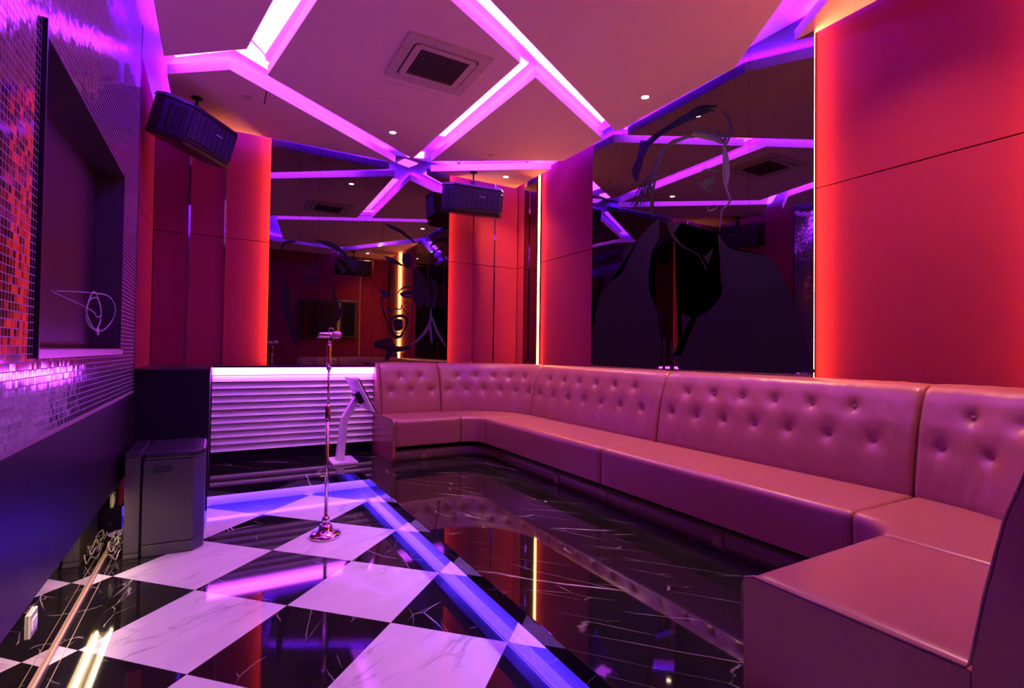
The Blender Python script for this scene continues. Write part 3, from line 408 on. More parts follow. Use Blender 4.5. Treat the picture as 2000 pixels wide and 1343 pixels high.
 'b_hair': [(0.0204,[(1.719,2.696),(1.741,2.693),(1.774,2.69),(1.809,2.684),(1.842,2.677),(1.872,2.666),(1.902,2.652),(1.93,2.638),(1.955,2.623),(1.977,2.608),(1.997,2.593),(2.014,2.579),(2.026,2.569)]),(0.0173,[(1.726,2.694),(1.749,2.691),(1.78,2.686),(1.816,2.68),(1.849,2.671),(1.878,2.66),(1.907,2.647),(1.935,2.632),(1.96,2.618),(1.983,2.602),(2.004,2.584),(2.022,2.569),(2.034,2.558)]),(0.0106,[(1.734,2.68),(1.756,2.679),(1.788,2.677),(1.823,2.673),(1.855,2.666),(1.884,2.655),(1.913,2.641),(1.94,2.626),(1.965,2.612),(1.988,2.599),(2.01,2.585),(2.029,2.573),(2.042,2.565)]),(0.0254,[(1.741,2.682),(1.763,2.679),(1.795,2.675),(1.829,2.669),(1.861,2.661),(1.89,2.649),(1.918,2.635),(1.945,2.62),(1.97,2.607),(1.994,2.594),(2.017,2.583),(2.036,2.573),(2.049,2.565)]),(0.0148,[(1.749,2.683),(1.77,2.679),(1.801,2.673),(1.836,2.665),(1.868,2.655),(1.896,2.644),(1.924,2.63),(1.951,2.615),(1.975,2.601),(2.0,2.587),(2.023,2.572),(2.043,2.559),(2.057,2.549)]),(0.0162,[(1.757,2.668),(1.778,2.666),(1.809,2.663),(1.843,2.658),(1.874,2.65),(1.902,2.639),(1.929,2.624),(1.956,2.609),(1.981,2.595),(2.005,2.583),(2.03,2.57),(2.05,2.559),(2.065,2.552)]),(0.0162,[(1.764,2.677),(1.785,2.671),(1.816,2.664),(1.849,2.655),(1.881,2.645),(1.908,2.633),(1.935,2.619),(1.961,2.605),(1.986,2.59),(2.011,2.573),(2.036,2.554),(2.058,2.537),(2.073,2.525)]),(0.0247,[(1.772,2.661),(1.792,2.658),(1.823,2.654),(1.856,2.648),(1.887,2.639),(1.914,2.628),(1.941,2.614),(1.966,2.599),(1.991,2.584),(2.017,2.569),(2.043,2.553),(2.065,2.538),(2.081,2.528)]),(0.017,[(1.779,2.674),(1.8,2.667),(1.83,2.657),(1.863,2.646),(1.893,2.634),(1.92,2.621),(1.946,2.608),(1.972,2.593),(1.996,2.579),(2.022,2.562),(2.049,2.544),(2.073,2.527),(2.089,2.516)]),(0.0186,[(1.786,2.673),(1.807,2.665),(1.837,2.654),(1.87,2.642),(1.9,2.629),(1.926,2.615),(1.952,2.601),(1.977,2.587),(2.002,2.573),(2.028,2.56),(2.055,2.547),(2.08,2.535),(2.097,2.527)]),(0.0117,[(1.794,2.656),(1.814,2.651),(1.844,2.643),(1.876,2.634),(1.906,2.623),(1.932,2.611),(1.957,2.598),(1.982,2.583),(2.007,2.567),(2.034,2.55),(2.062,2.531),(2.087,2.513),(2.105,2.5)]),(0.0135,[(1.802,2.651),(1.822,2.646),(1.851,2.638),(1.883,2.629),(1.913,2.618),(1.938,2.605),(1.963,2.591),(1.987,2.576),(2.012,2.562),(2.039,2.547),(2.069,2.532),(2.095,2.519),(2.113,2.51)]),(0.0227,[(1.719,2.311),(1.732,2.304),(1.751,2.295),(1.773,2.286),(1.794,2.277),(1.815,2.271),(1.836,2.265),(1.857,2.26),(1.877,2.253),(1.898,2.242),(1.92,2.23),(1.939,2.218),(1.953,2.209)]),(0.0245,[(1.723,2.306),(1.736,2.302),(1.755,2.296),(1.777,2.29),(1.798,2.283),(1.818,2.275),(1.84,2.267),(1.861,2.259),(1.879,2.249),(1.895,2.238),(1.908,2.226),(1.919,2.215),(1.927,2.207)]),(0.0202,[(1.726,2.301),(1.739,2.296),(1.759,2.289),(1.78,2.281),(1.801,2.273),(1.821,2.267),(1.842,2.26),(1.863,2.254),(1.881,2.246),(1.897,2.236),(1.913,2.225),(1.925,2.215),(1.934,2.208)]),(0.0183,[(1.729,2.297),(1.743,2.293),(1.762,2.288),(1.784,2.281),(1.805,2.275),(1.825,2.267),(1.846,2.26),(1.865,2.251),(1.883,2.243),(1.897,2.233),(1.91,2.223),(1.921,2.214),(1.928,2.207)]),(0.0172,[(1.733,2.292),(1.746,2.288),(1.766,2.282),(1.788,2.275),(1.808,2.268),(1.828,2.262),(1.847,2.255),(1.866,2.247),(1.884,2.24),(1.902,2.231),(1.92,2.222),(1.936,2.214),(1.947,2.209)]),(0.0231,[(1.736,2.287),(1.75,2.283),(1.769,2.277),(1.791,2.27),(1.812,2.263),(1.83,2.257),(1.849,2.25),(1.867,2.243),(1.886,2.236),(1.908,2.229),(1.932,2.222),(1.953,2.216),(1.968,2.211)]),(0.0247,[(1.74,2.283),(1.753,2.276),(1.773,2.266),(1.795,2.256),(1.815,2.247),(1.834,2.243),(1.852,2.24),(1.87,2.237),(1.888,2.233),(1.907,2.227),(1.926,2.221),(1.944,2.214),(1.956,2.21)]),(0.0226,[(1.743,2.278),(1.757,2.273),(1.777,2.266),(1.798,2.258),(1.819,2.251),(1.837,2.245),(1.855,2.24),(1.872,2.235),(1.89,2.23),(1.909,2.224),(1.929,2.219),(1.948,2.214),(1.96,2.21)]),(0.0179,[(1.747,2.273),(1.76,2.268),(1.78,2.26),(1.802,2.252),(1.822,2.245),(1.84,2.24),(1.858,2.235),(1.875,2.231),(1.892,2.227),(1.909,2.222),(1.928,2.217),(1.944,2.213),(1.955,2.21)]),(0.019,[(1.959,2.369),(1.957,2.353),(1.955,2.329),(1.953,2.304),(1.953,2.281),(1.958,2.26),(1.964,2.24),(1.971,2.222),(1.976,2.21)]),(0.0136,[(1.968,2.368),(1.967,2.353),(1.965,2.331),(1.964,2.306),(1.964,2.282),(1.968,2.256),(1.975,2.227),(1.981,2.201),(1.986,2.184)]),(0.022,[(1.978,2.36),(1.977,2.346),(1.975,2.326),(1.974,2.304),(1.975,2.283),(1.979,2.261),(1.985,2.236),(1.991,2.215),(1.995,2.199)]),(0.0241,[(1.987,2.373),(1.986,2.357),(1.985,2.335),(1.985,2.309),(1.986,2.284),(1.99,2.256),(1.995,2.225),(2.001,2.197),(2.004,2.178)]),(0.0134,[(1.997,2.361),(1.996,2.348),(1.996,2.329),(1.996,2.308),(1.997,2.285),(2.001,2.259),(2.006,2.229),(2.01,2.201),(2.014,2.181)]),(0.0245,[(2.006,2.358),(2.006,2.346),(2.006,2.328),(2.007,2.308),(2.008,2.286),(2.011,2.26),(2.016,2.229),(2.02,2.201),(2.023,2.181)]),(0.023,[(2.015,2.363),(2.016,2.35),(2.016,2.331),(2.017,2.31),(2.019,2.287),(2.022,2.262),(2.026,2.232),(2.03,2.205),(2.033,2.186)]),(0.0151,[(2.025,2.37),(2.026,2.356),(2.027,2.337),(2.028,2.313),(2.03,2.288),(2.033,2.259),(2.037,2.225),(2.04,2.193),(2.042,2.171)]),(0.0155,[(2.034,2.358),(2.036,2.347),(2.037,2.33),(2.039,2.31),(2.041,2.29),(2.044,2.265),(2.047,2.236),(2.05,2.21),(2.051,2.192)]),(0.0174,[(2.043,2.386),(2.045,2.369),(2.047,2.344),(2.05,2.316),(2.052,2.291),(2.055,2.266),(2.057,2.24),(2.059,2.217),(2.061,2.201)]),(0.0249,[(2.086,2.197),(2.09,2.166),(2.097,2.12),(2.103,2.069),(2.107,2.019),(2.105,1.972),(2.099,1.923),(2.094,1.875),(2.096,1.831),(2.107,1.788),(2.125,1.746),(2.143,1.71),(2.156,1.684)]),(0.0369,[(2.086,2.194),(2.093,2.162),(2.102,2.115),(2.112,2.064),(2.117,2.018),(2.116,1.981),(2.112,1.946),(2.108,1.912),(2.109,1.874),(2.12,1.83),(2.137,1.78),(2.155,1.735),(2.167,1.704)]),(0.0352,[(2.101,2.191),(2.106,2.16),(2.115,2.114),(2.123,2.064),(2.128,2.017),(2.128,1.977),(2.124,1.938),(2.121,1.9),(2.124,1.86),(2.135,1.814),(2.151,1.765),(2.167,1.72),(2.179,1.689)]),(0.0258,[(2.098,2.187),(2.106,2.156),(2.118,2.111),(2.13,2.062),(2.138,2.016),(2.14,1.977),(2.138,1.94),(2.135,1.903),(2.138,1.866),(2.149,1.824),(2.164,1.78),(2.179,1.74),(2.19,1.713)]),(0.0447,[(2.102,2.184),(2.111,2.154),(2.125,2.111),(2.139,2.062),(2.149,2.015),(2.152,1.972),(2.151,1.929),(2.15,1.886),(2.153,1.846),(2.163,1.805),(2.177,1.763),(2.192,1.728),(2.202,1.702)]),(0.0262,[(2.106,2.181),(2.117,2.151),(2.132,2.108),(2.148,2.06),(2.16,2.014),(2.164,1.973),(2.164,1.931),(2.164,1.89),(2.167,1.849),(2.177,1.807),(2.191,1.764),(2.204,1.725),(2.213,1.699)]),(0.0442,[(2.128,2.179),(2.136,2.149),(2.148,2.106),(2.161,2.058),(2.17,2.013),(2.175,1.973),(2.176,1.933),(2.177,1.894),(2.182,1.858),(2.191,1.822),(2.204,1.786),(2.216,1.755),(2.224,1.734)]),(0.0345,[(2.139,2.176),(2.147,2.147),(2.159,2.104),(2.171,2.056),(2.181,2.012),(2.186,1.973),(2.189,1.935),(2.191,1.899),(2.196,1.864),(2.205,1.83),(2.217,1.797),(2.228,1.768),(2.236,1.748)]),(0.0366,[(2.147,2.174),(2.156,2.144),(2.168,2.101),(2.181,2.054),(2.192,2.011),(2.198,1.974),(2.202,1.937),(2.205,1.902),(2.21,1.871),(2.219,1.84),(2.23,1.812),(2.24,1.787),(2.247,1.77)]),(0.0232,[(2.145,2.17),(2.156,2.141),(2.172,2.1),(2.189,2.054),(2.202,2.01),(2.21,1.968),(2.215,1.924),(2.22,1.883),(2.225,1.847),(2.234,1.818),(2.244,1.793),(2.253,1.773),(2.259,1.759)]),(0.0252,[(2.152,2.167),(2.164,2.139),(2.181,2.098),(2.199,2.053),(2.213,2.009),(2.222,1.968),(2.228,1.925),(2.234,1.884),(2.24,1.845),(2.248,1.808),(2.257,1.771),(2.266,1.74),(2.271,1.718)]),(0.04,[(2.147,2.162),(2.161,2.135),(2.183,2.095),(2.206,2.051),(2.224,2.008),(2.235,1.97),(2.242,1.931),(2.248,1.892),(2.255,1.854),(2.263,1.814),(2.271,1.771),(2.278,1.734),(2.283,1.708)]),(0.0463,[(2.159,2.16),(2.174,2.133),(2.195,2.095),(2.217,2.051),(2.234,2.007),(2.246,1.964),(2.255,1.918),(2.262,1.873),(2.27,1.834),(2.277,1.799),(2.284,1.769),(2.291,1.743),(2.295,1.725)]),(0.0455,[(2.164,2.157),(2.179,2.13),(2.202,2.092),(2.226,2.048),(2.245,2.006),(2.258,1.966),(2.268,1.923),(2.276,1.881),(2.284,1.842),(2.291,1.804),(2.298,1.766),(2.303,1.733),(2.307,1.71)]),(0.0331,[(2.168,2.153),(2.185,2.126),(2.209,2.088),(2.235,2.045),(2.256,2.005),(2.27,1.97),(2.281,1.935),(2.29,1.902),(2.298,1.871),(2.305,1.841),(2.311,1.812),(2.315,1.787),(2.318,1.769)]),(0.0226,[(2.176,2.15),(2.193,2.124),(2.218,2.087),(2.245,2.045),(2.267,2.004),(2.282,1.964),(2.295,1.921),(2.305,1.881),(2.314,1.847),(2.32,1.821),(2.324,1.801),(2.327,1.786),(2.33,1.775)]),(0.0245,[(2.325,2.065),(2.333,2.04),(2.346,2.005),(2.358,1.965),(2.364,1.927),(2.364,1.891),(2.358,1.853),(2.351,1.817),(2.344,1.785),(2.337,1.758),(2.329,1.733),(2.321,1.713),(2.316,1.699)]),(0.0242,[(2.333,2.066),(2.341,2.041),(2.353,2.006),(2.364,1.966),(2.371,1.928),(2.37,1.891),(2.365,1.853),(2.357,1.817),(2.351,1.786),(2.344,1.758),(2.336,1.734),(2.329,1.714),(2.324,1.7)]),(0.0252,[(2.342,2.066),(2.349,2.042),(2.361,2.006),(2.371,1.966),(2.377,1.928),(2.376,1.892),(2.371,1.854),(2.364,1.818),(2.357,1.786),(2.351,1.759),(2.344,1.734),(2.337,1.714),(2.333,1.7)]),(0.025,[(2.35,2.067),(2.357,2.042),(2.368,2.007),(2.378,1.967),(2.383,1.929),(2.382,1.892),(2.377,1.854),(2.37,1.818),(2.363,1.786),(2.357,1.759),(2.351,1.735),(2.345,1.715),(2.341,1.701)]),(0.0239,[(2.359,2.068),(2.365,2.043),(2.375,2.007),(2.385,1.967),(2.39,1.929),(2.388,1.892),(2.383,1.855),(2.376,1.818),(2.37,1.787),(2.364,1.759),(2.359,1.735),(2.353,1.715),(2.35,1.701)]),(0.0266,[(2.367,2.069),(2.374,2.044),(2.383,2.008),(2.392,1.968),(2.396,1.93),(2.395,1.893),(2.389,1.855),(2.382,1.819),(2.376,1.787),(2.371,1.76),(2.366,1.735),(2.361,1.716),(2.358,1.702)]),(0.027,[(2.376,2.069),(2.382,2.044),(2.39,2.009),(2.399,1.968),(2.403,1.93),(2.401,1.893),(2.395,1.855),(2.388,1.819),(2.383,1.787),(2.378,1.76),(2.373,1.736),(2.37,1.716),(2.367,1.702)]),(0.0228,[(2.384,2.07),(2.39,2.045),(2.398,2.009),(2.405,1.969),(2.409,1.931),(2.407,1.894),(2.401,1.856),(2.395,1.82),(2.389,1.788),(2.385,1.761),(2.381,1.736),(2.378,1.716),(2.375,1.702)])],
 'b_neck': [(0.0425,[(2.323,1.714),(2.325,1.686),(2.328,1.646),(2.33,1.601),(2.326,1.559),(2.315,1.522),(2.3,1.486),(2.282,1.45),(2.262,1.417),(2.24,1.386),(2.217,1.357),(2.191,1.33),(2.162,1.303),(2.126,1.275),(2.085,1.246),(2.047,1.221),(2.021,1.204)]),(0.0375,[(2.347,1.589),(2.355,1.563),(2.366,1.527),(2.38,1.487),(2.395,1.45),(2.412,1.417),(2.432,1.385),(2.452,1.354),(2.472,1.325),(2.491,1.296),(2.512,1.268),(2.529,1.244),(2.542,1.227)]),(0.0375,[(2.311,1.559),(2.314,1.534),(2.318,1.499),(2.323,1.458),(2.328,1.419),(2.333,1.378),(2.338,1.334),(2.342,1.294),(2.345,1.266)])],
 'l_face': [(0.07,[(0.634,1.946),(0.635,1.917),(0.635,1.875),(0.636,1.829),(0.637,1.784),(0.639,1.744),(0.64,1.703),(0.642,1.663),(0.647,1.623),(0.653,1.583),(0.662,1.542),(0.671,1.502),(0.681,1.462),(0.691,1.421),(0.701,1.378),(0.712,1.337),(0.721,1.301),(0.731,1.268),(0.741,1.237),(0.749,1.211),(0.755,1.193)]),(0.0308,[(0.84,2.081),(0.854,2.089),(0.873,2.101),(0.895,2.111),(0.917,2.116),(0.942,2.11),(0.968,2.098),(0.993,2.085),(1.01,2.076)]),(0.056,[(0.817,1.962),(0.83,1.963),(0.85,1.965),(0.872,1.967),(0.894,1.968),(0.918,1.969),(0.945,1.969),(0.969,1.969),(0.986,1.969)]),(0.0336,[(0.584,2.306),(0.592,2.314),(0.603,2.325),(0.617,2.336),(0.633,2.346),(0.654,2.352),(0.679,2.357),(0.703,2.36),(0.72,2.363)]),(0.0252,[(0.572,2.264),(0.58,2.276),(0.59,2.293),(0.601,2.31),(0.608,2.322)]),(0.0412,[(0.938,2.403),(0.97,2.401),(1.016,2.398),(1.066,2.393),(1.112,2.381),(1.151,2.362),(1.19,2.337),(1.224,2.309),(1.25,2.283),(1.263,2.256),(1.267,2.227),(1.269,2.202),(1.279,2.189),(1.304,2.193),(1.336,2.209),(1.368,2.228),(1.39,2.241)]),(0.0219,[(0.945,2.4),(0.977,2.397),(1.023,2.394),(1.073,2.387),(1.118,2.376),(1.157,2.356),(1.195,2.331),(1.229,2.303),(1.255,2.277),(1.269,2.251),(1.273,2.223),(1.276,2.199),(1.287,2.186),(1.311,2.189),(1.342,2.204),(1.372,2.221),(1.393,2.233)]),(0.0242,[(0.953,2.397),(0.984,2.394),(1.029,2.39),(1.079,2.382),(1.124,2.37),(1.163,2.351),(1.201,2.326),(1.234,2.298),(1.26,2.271),(1.275,2.242),(1.28,2.21),(1.284,2.183),(1.295,2.169),(1.318,2.173),(1.347,2.19),(1.376,2.211),(1.396,2.225)]),(0.0299,[(0.96,2.394),(0.991,2.39),(1.036,2.385),(1.086,2.377),(1.13,2.364),(1.169,2.345),(1.206,2.32),(1.239,2.293),(1.265,2.265),(1.28,2.234),(1.287,2.198),(1.292,2.167),(1.303,2.151),(1.325,2.156),(1.353,2.177),(1.38,2.201),(1.399,2.218)]),(0.0362,[(0.967,2.391),(0.998,2.387),(1.043,2.381),(1.092,2.372),(1.137,2.359),(1.175,2.338),(1.212,2.313),(1.244,2.285),(1.27,2.26),(1.286,2.234),(1.293,2.207),(1.299,2.185),(1.31,2.172),(1.331,2.174),(1.358,2.186),(1.384,2.2),(1.401,2.21)]),(0.0286,[(0.974,2.388),(1.005,2.383),(1.05,2.377),(1.099,2.367),(1.143,2.353),(1.181,2.333),(1.217,2.308),(1.25,2.28),(1.276,2.254),(1.292,2.224),(1.3,2.191),(1.307,2.163),(1.318,2.148),(1.338,2.151),(1.364,2.169),(1.387,2.189),(1.404,2.203)]),(0.028,[(0.982,2.385),(1.012,2.38),(1.057,2.372),(1.106,2.362),(1.149,2.347),(1.187,2.326),(1.223,2.3),(1.255,2.273),(1.281,2.248),(1.297,2.222),(1.306,2.196),(1.314,2.174),(1.325,2.162),(1.345,2.162),(1.369,2.173),(1.391,2.186),(1.407,2.195)]),(0.033,[(0.989,2.382),(1.019,2.376),(1.064,2.368),(1.112,2.357),(1.155,2.341),(1.193,2.321),(1.228,2.295),(1.26,2.268),(1.286,2.242),(1.303,2.214),(1.313,2.185),(1.321,2.16),(1.333,2.146),(1.352,2.148),(1.374,2.161),(1.395,2.177),(1.409,2.187)]),(0.0349,[(0.996,2.379),(1.026,2.373),(1.07,2.364),(1.119,2.352),(1.162,2.336),(1.198,2.315),(1.234,2.289),(1.265,2.262),(1.291,2.236),(1.309,2.207),(1.32,2.177),(1.329,2.151),(1.341,2.136),(1.359,2.138),(1.38,2.152),(1.399,2.169),(1.412,2.18)]),(0.0412,[(1.003,2.376),(1.034,2.369),(1.077,2.359),(1.125,2.346),(1.168,2.33),(1.204,2.309),(1.239,2.284),(1.27,2.257),(1.296,2.23),(1.315,2.197),(1.327,2.161),(1.337,2.13),(1.349,2.113),(1.366,2.116),(1.385,2.135),(1.403,2.157),(1.415,2.172)]),(0.0212,[(1.011,2.373),(1.041,2.366),(1.084,2.355),(1.132,2.341),(1.174,2.324),(1.21,2.303),(1.245,2.278),(1.276,2.251),(1.301,2.224),(1.32,2.194),(1.333,2.161),(1.344,2.132),(1.357,2.116),(1.373,2.118),(1.391,2.133),(1.406,2.152),(1.418,2.165)]),(0.0358,[(1.018,2.37),(1.048,2.362),(1.091,2.351),(1.138,2.336),(1.181,2.318),(1.216,2.296),(1.25,2.27),(1.281,2.243),(1.307,2.218),(1.326,2.193),(1.34,2.167),(1.352,2.145),(1.364,2.132),(1.38,2.131),(1.396,2.139),(1.41,2.15),(1.42,2.157)]),(0.042,[(1.12,1.931),(1.125,1.9),(1.132,1.856),(1.141,1.807),(1.15,1.764),(1.162,1.728),(1.176,1.695),(1.188,1.661),(1.193,1.625),(1.189,1.58),(1.177,1.53),(1.164,1.485),(1.156,1.454)]),(0.0308,[(1.281,1.715),(1.273,1.7),(1.261,1.68),(1.247,1.655),(1.234,1.627),(1.22,1.591),(1.205,1.549),(1.192,1.51),(1.182,1.483)]),(0.056,[(1.155,2.202),(1.169,2.185),(1.189,2.16),(1.209,2.132),(1.226,2.11),(1.236,2.092),(1.244,2.077),(1.25,2.064),(1.254,2.055)])],
}
XM, YM = WX - 0.0902, WY - 0.0902
decal('figure_graphic', mr, 'x', XM, [D['right_mass'], D['left_mass'], D['drip1'], D['drip2']], M['vinyl'], 'dark vinyl silhouette of shoulders')
def brush(name, parent, axis, at, keys, mat, label=None):
    """tapered brush strokes cut from thin vinyl"""
    bm = bmesh.new(); n_ = 0
    for key in keys:
        for w0, pts in STROKES[key]:
            n_ += 1; lift = 0.0012 + 0.00003 * n_
            P = [Vector(p) for p in pts]; L, R = [], []
            for i, p in enumerate(P):
                t = P[min(i + 1, len(P) - 1)] - P[max(i - 1, 0)]
                if t.length < 1e-6: t = Vector((1, 0))
                t.normalize(); w_ = w0 * 0.5 * max(0.12, math.sin(math.pi * min(1, max(0, (i + 0.6) / (len(P) + 0.2)))) ** 0.6)
                q = Vector((-t.y, t.x)) * w_; L.append(p + q); R.append(p - q)
            for d in (0.0, lift):
                f = (lambda v, d=d: (at - d, v.x, v.y)) if axis == 'x' else (lambda v, d=d: (v.x, at - d, v.y))
                a = [bm.verts.new(f(v)) for v in L]; b = [bm.verts.new(f(v)) for v in R]
                for i in range(len(P) - 1): bm.faces.new((a[i], a[i + 1], b[i + 1], b[i]))
                if d == 0.0: a0, b0 = a, b
            for i in range(len(P) - 1):
                bm.faces.new((a0[i], a0[i + 1], a[i + 1], a[i])); bm.faces.new((b0[i], b0[i + 1], b[i + 1], b[i]))
            bm.faces.new((a0[0], b0[0], b[0], a[0])); bm.faces.new((a0[-1], b0[-1], b[-1], a[-1]))
    o = finish(bm, name, mat); kid(o, parent)
    if label: o['label'] = label
    return o
brush('hair_graphic', mr, 'x', XM, ['r_hair'], M['vinyl'], 'dark vinyl strokes of tousled hair')
brush('profile_graphic', mr, 'x', XM, ['r_profile', 'r_fringe'], M['frost'], 'paler frosted outline of a face profile')
brush('eye_graphic', mr, 'x', XM, ['r_eye'], M['vinyl'])
decal('face_graphic', mb, 'y', YM + 0.0006, [[(1.805, 2.428), (1.929, 2.497), (2.069, 2.555), (2.086, 2.211), (2.079, 1.962), (2.081, 1.411), (2.086, 1.15), (1.89, 1.134), (1.836, 1.295), (1.82, 1.591), (1.83, 1.808), (1.801, 1.887)]], M['skin_film'], 'pale frosted film filling the face')
brush('screaming_face_graphic', mb, 'y', YM, ['b_face'], M['vinyl'], 'black vinyl eyes, nose and open mouth')
brush('hair_graphic', mb, 'y', YM, ['b_hair'], M['vinyl'])
brush('neck_graphic', mb, 'y', YM, ['b_neck'], M['frost'])
brush('second_face_graphic', mb, 'y', YM, ['l_face'], M['vinyl'])

# ------------------------------------------------------------------ ceiling panels with violet LED tape on top, pink light panels in the grooves
def inset(poly, d):
    n = len(poly); out = []
    area = sum(poly[i][0] * poly[(i + 1) % n][1] - poly[(i + 1) % n][0] * poly[i][1] for i in range(n))
    s = 1 if area > 0 else -1
    for i in range(n):
        p0, p1, p2 = Vector(poly[i - 1]), Vector(poly[i]), Vector(poly[(i + 1) % n])
        d1 = (p1 - p0).normalized(); d2 = (p2 - p1).normalized()
        n1 = Vector((-d1.y, d1.x)) * s; n2 = Vector((-d2.y, d2.x)) * s
        b = n1 + n2; k = d / max(0.35, 1 + n1.dot(n2))
        out.append(tuple(p1 + b * k))
    return out
PANELS = [
 ('ceiling panel in the near left corner, left of the broad light groove', [(-0.415, 4.78), (0.139, 4.338), (0.64, 1.5), (-0.415, 1.25)]),
 ('ceiling panel in the far left corner carrying the left speaker', [(-0.417, 5.081), (0.034, 4.729), (1.80, 6.02), (-0.417, 6.05)]),
 ('central ceiling panel holding the air conditioner cassette', [(0.304, 4.664), (1.936, 5.80), (2.003, 3.43), (0.64, 2.73)]),
 ('four-sided ceiling panel with no lamp between two light grooves', [(2.218, 3.544), (3.481, 4.203), (3.481, 4.915), (2.151, 5.757)]),
 ('largest ceiling panel with one downlight above the long sofa', [(0.83, 2.57), (3.47, 3.989), (3.49, 2.616), (2.3, 0.72), (1.1, 0.9)]),
 ('triangular ceiling panel touching the widest red panel at the right', [(3.585, 2.225), (2.4, 0.36), (2.4, RY + 0.02), (3.585, RY + 0.02)]),
 ('small triangular ceiling panel in the far right corner', [(2.265, 6.08), (3.50, 5.21), (3.50, 6.09)]),
 ('ceiling panel above the camera at the rear wall', [(-0.415, 1.02), (0.62, 1.22), (0.95, 0.62), (2.2, 0.42), (2.2, RY + 0.02), (-0.415, RY + 0.02)]),
]
for lab, poly in PANELS:
    t = tag(prism_z('ceiling_panel', poly, CZ, CZ + 0.082, M['ceiling'], bevel=0.002), lab, 'ceiling panel', 'hung ceiling panels')
    bm = bmesh.new(); ip, oq = inset(poly, 0.075), inset(poly, 0.055)
    n = len(poly)
    for i in range(n):
        quad = [oq[i], oq[(i + 1) % n], ip[(i + 1) % n], ip[i]]
        aprism(bm, quad, lambda x, y: (x, y, CZ + 0.083), lambda x, y: (x, y, CZ + 0.089))
    o = finish(bm, 'led_tape', M['e_tape']); o.parent = t
    cx = sum(p[0] for p in poly) / n; cyy = sum(p[1] for p in poly) / n
    bm = bmesh.new()
    for p in ip[:4]:
        q = (p[0] * 0.7 + cx * 0.3, p[1] * 0.7 + cyy * 0.3)
        abox(bm, q[0] - 0.01, q[0] + 0.01, q[1] - 0.01, q[1] + 0.01, CZ + 0.082, UZ)
    o = finish(bm, 'hanger', M['matte_black']); o.parent = t
LIGHTS = [
 ('broad bright light panel in the ceiling groove at upper left', [(0.165, 4.40), (0.28, 4.58), (0.63, 2.76), (0.66, 1.5), (0.62, 1.5)]),
 ('bright light panel in the groove beside the far left ceiling panel', [(0.06, 4.64), (0.16, 4.46), (0.275, 4.62), (0.29, 4.70), (1.47, 5.55), (1.44, 5.66)]),
 ('short bright light panel running left from the groove junction to the mosaic wall', [(-0.36, 4.93), (0.10, 4.50), (0.05, 4.66), (-0.36, 5.02)]),
 ('bright light panel in the diagonal groove right of the air conditioner', [(2.04, 3.55), (2.18, 3.60), (2.135, 5.30), (2.00, 5.30)]),
 ('long bright light panel running toward the long sofa mirror', [(0.82, 2.70), (3.38, 4.045), (3.40, 4.13), (2.18, 3.50), (2.04, 3.42), (0.72, 2.73)]),
 ('bright light panel beside the small far right triangular ceiling panel', [(2.35, 5.72), (3.42, 5.02), (3.44, 5.16), (2.38, 5.92)]),
 ('small square light panel at the far end of the centre groove', [(1.93, 5.93), (2.10, 5.86), (2.16, 6.04), (1.97, 6.10)]),
 ('short light panel in the groove at the top right', [(3.12, 1.74), (2.5, 0.78), (2.58, 0.76), (3.18, 1.68)]),
]
for lab, poly in LIGHTS:
    tag(prism_z('light_panel', poly, UZ - 0.012, UZ - 0.0005, M['e_panel']), lab, 'ceiling light', 'light panels in the ceiling grooves')

# downlights
def downlight(x, y, lab, energy=165):
    t = thing('downlight', lab, 'downlight', (x, y, CZ), 'round downlights')
    lathe('trim_ring', [(0.030, -0.0005), (0.042, -0.0005), (0.046, -0.006), (0.040, -0.009), (0.031, -0.003)], M['white'], t)
    lathe('lens', [(0.0005, -0.0045), (0.030, -0.0035), (0.030, -0.0005), (0.0005, -0.0005)], M['e_down'], t)
    l = bpy.data.lights.new('downlight_beam', 'SPOT'); l.energy = energy; l.color = WRM; l.spot_size = 1.95; l.spot_blend = 0.9; l.shadow_soft_size = 0.03
    lo = bpy.data.objects.new('downlight_beam', l); C.objects.link(lo); lo.parent = t; lo.location = (0, 0, -0.012)
downlight(1.519, 5.199, 'round warm downlight in the central ceiling panel beyond the air conditioner', 80)
downlight(3.214, 3.314, 'round warm downlight in the largest ceiling panel above the sofa')
downlight(3.166, 5.751, 'round warm downlight in the small far right triangular panel')
downlight(2.95, 1.35, 'round warm downlight above the near sofa corner')
downlight(2.95, 0.35, 'round warm downlight above the near end of the sofa')
for (x, y, lab) in ((0.174, 5.17, 'flat sprinkler cover in the far left ceiling panel'), (2.677, 5.21, 'flat sprinkler cover in the four-sided ceiling panel')):
    tag(lathe('sprinkler_cover', [(0.001, CZ - 0.006), (0.034, CZ - 0.006), (0.038, CZ - 0.003), (0.038, CZ - 0.0002), (0.001, CZ - 0.0002)], M['ac'], mtx=Matrix.Translation((x, y, 0))), lab, 'sprinkler cover')
tag(box('slot_diffuser', 0.315, 0.325, 4.95, 5.22, CZ - 0.002, CZ - 0.0002, M['dark']), 'thin dark slot in the far left ceiling panel', 'vent')
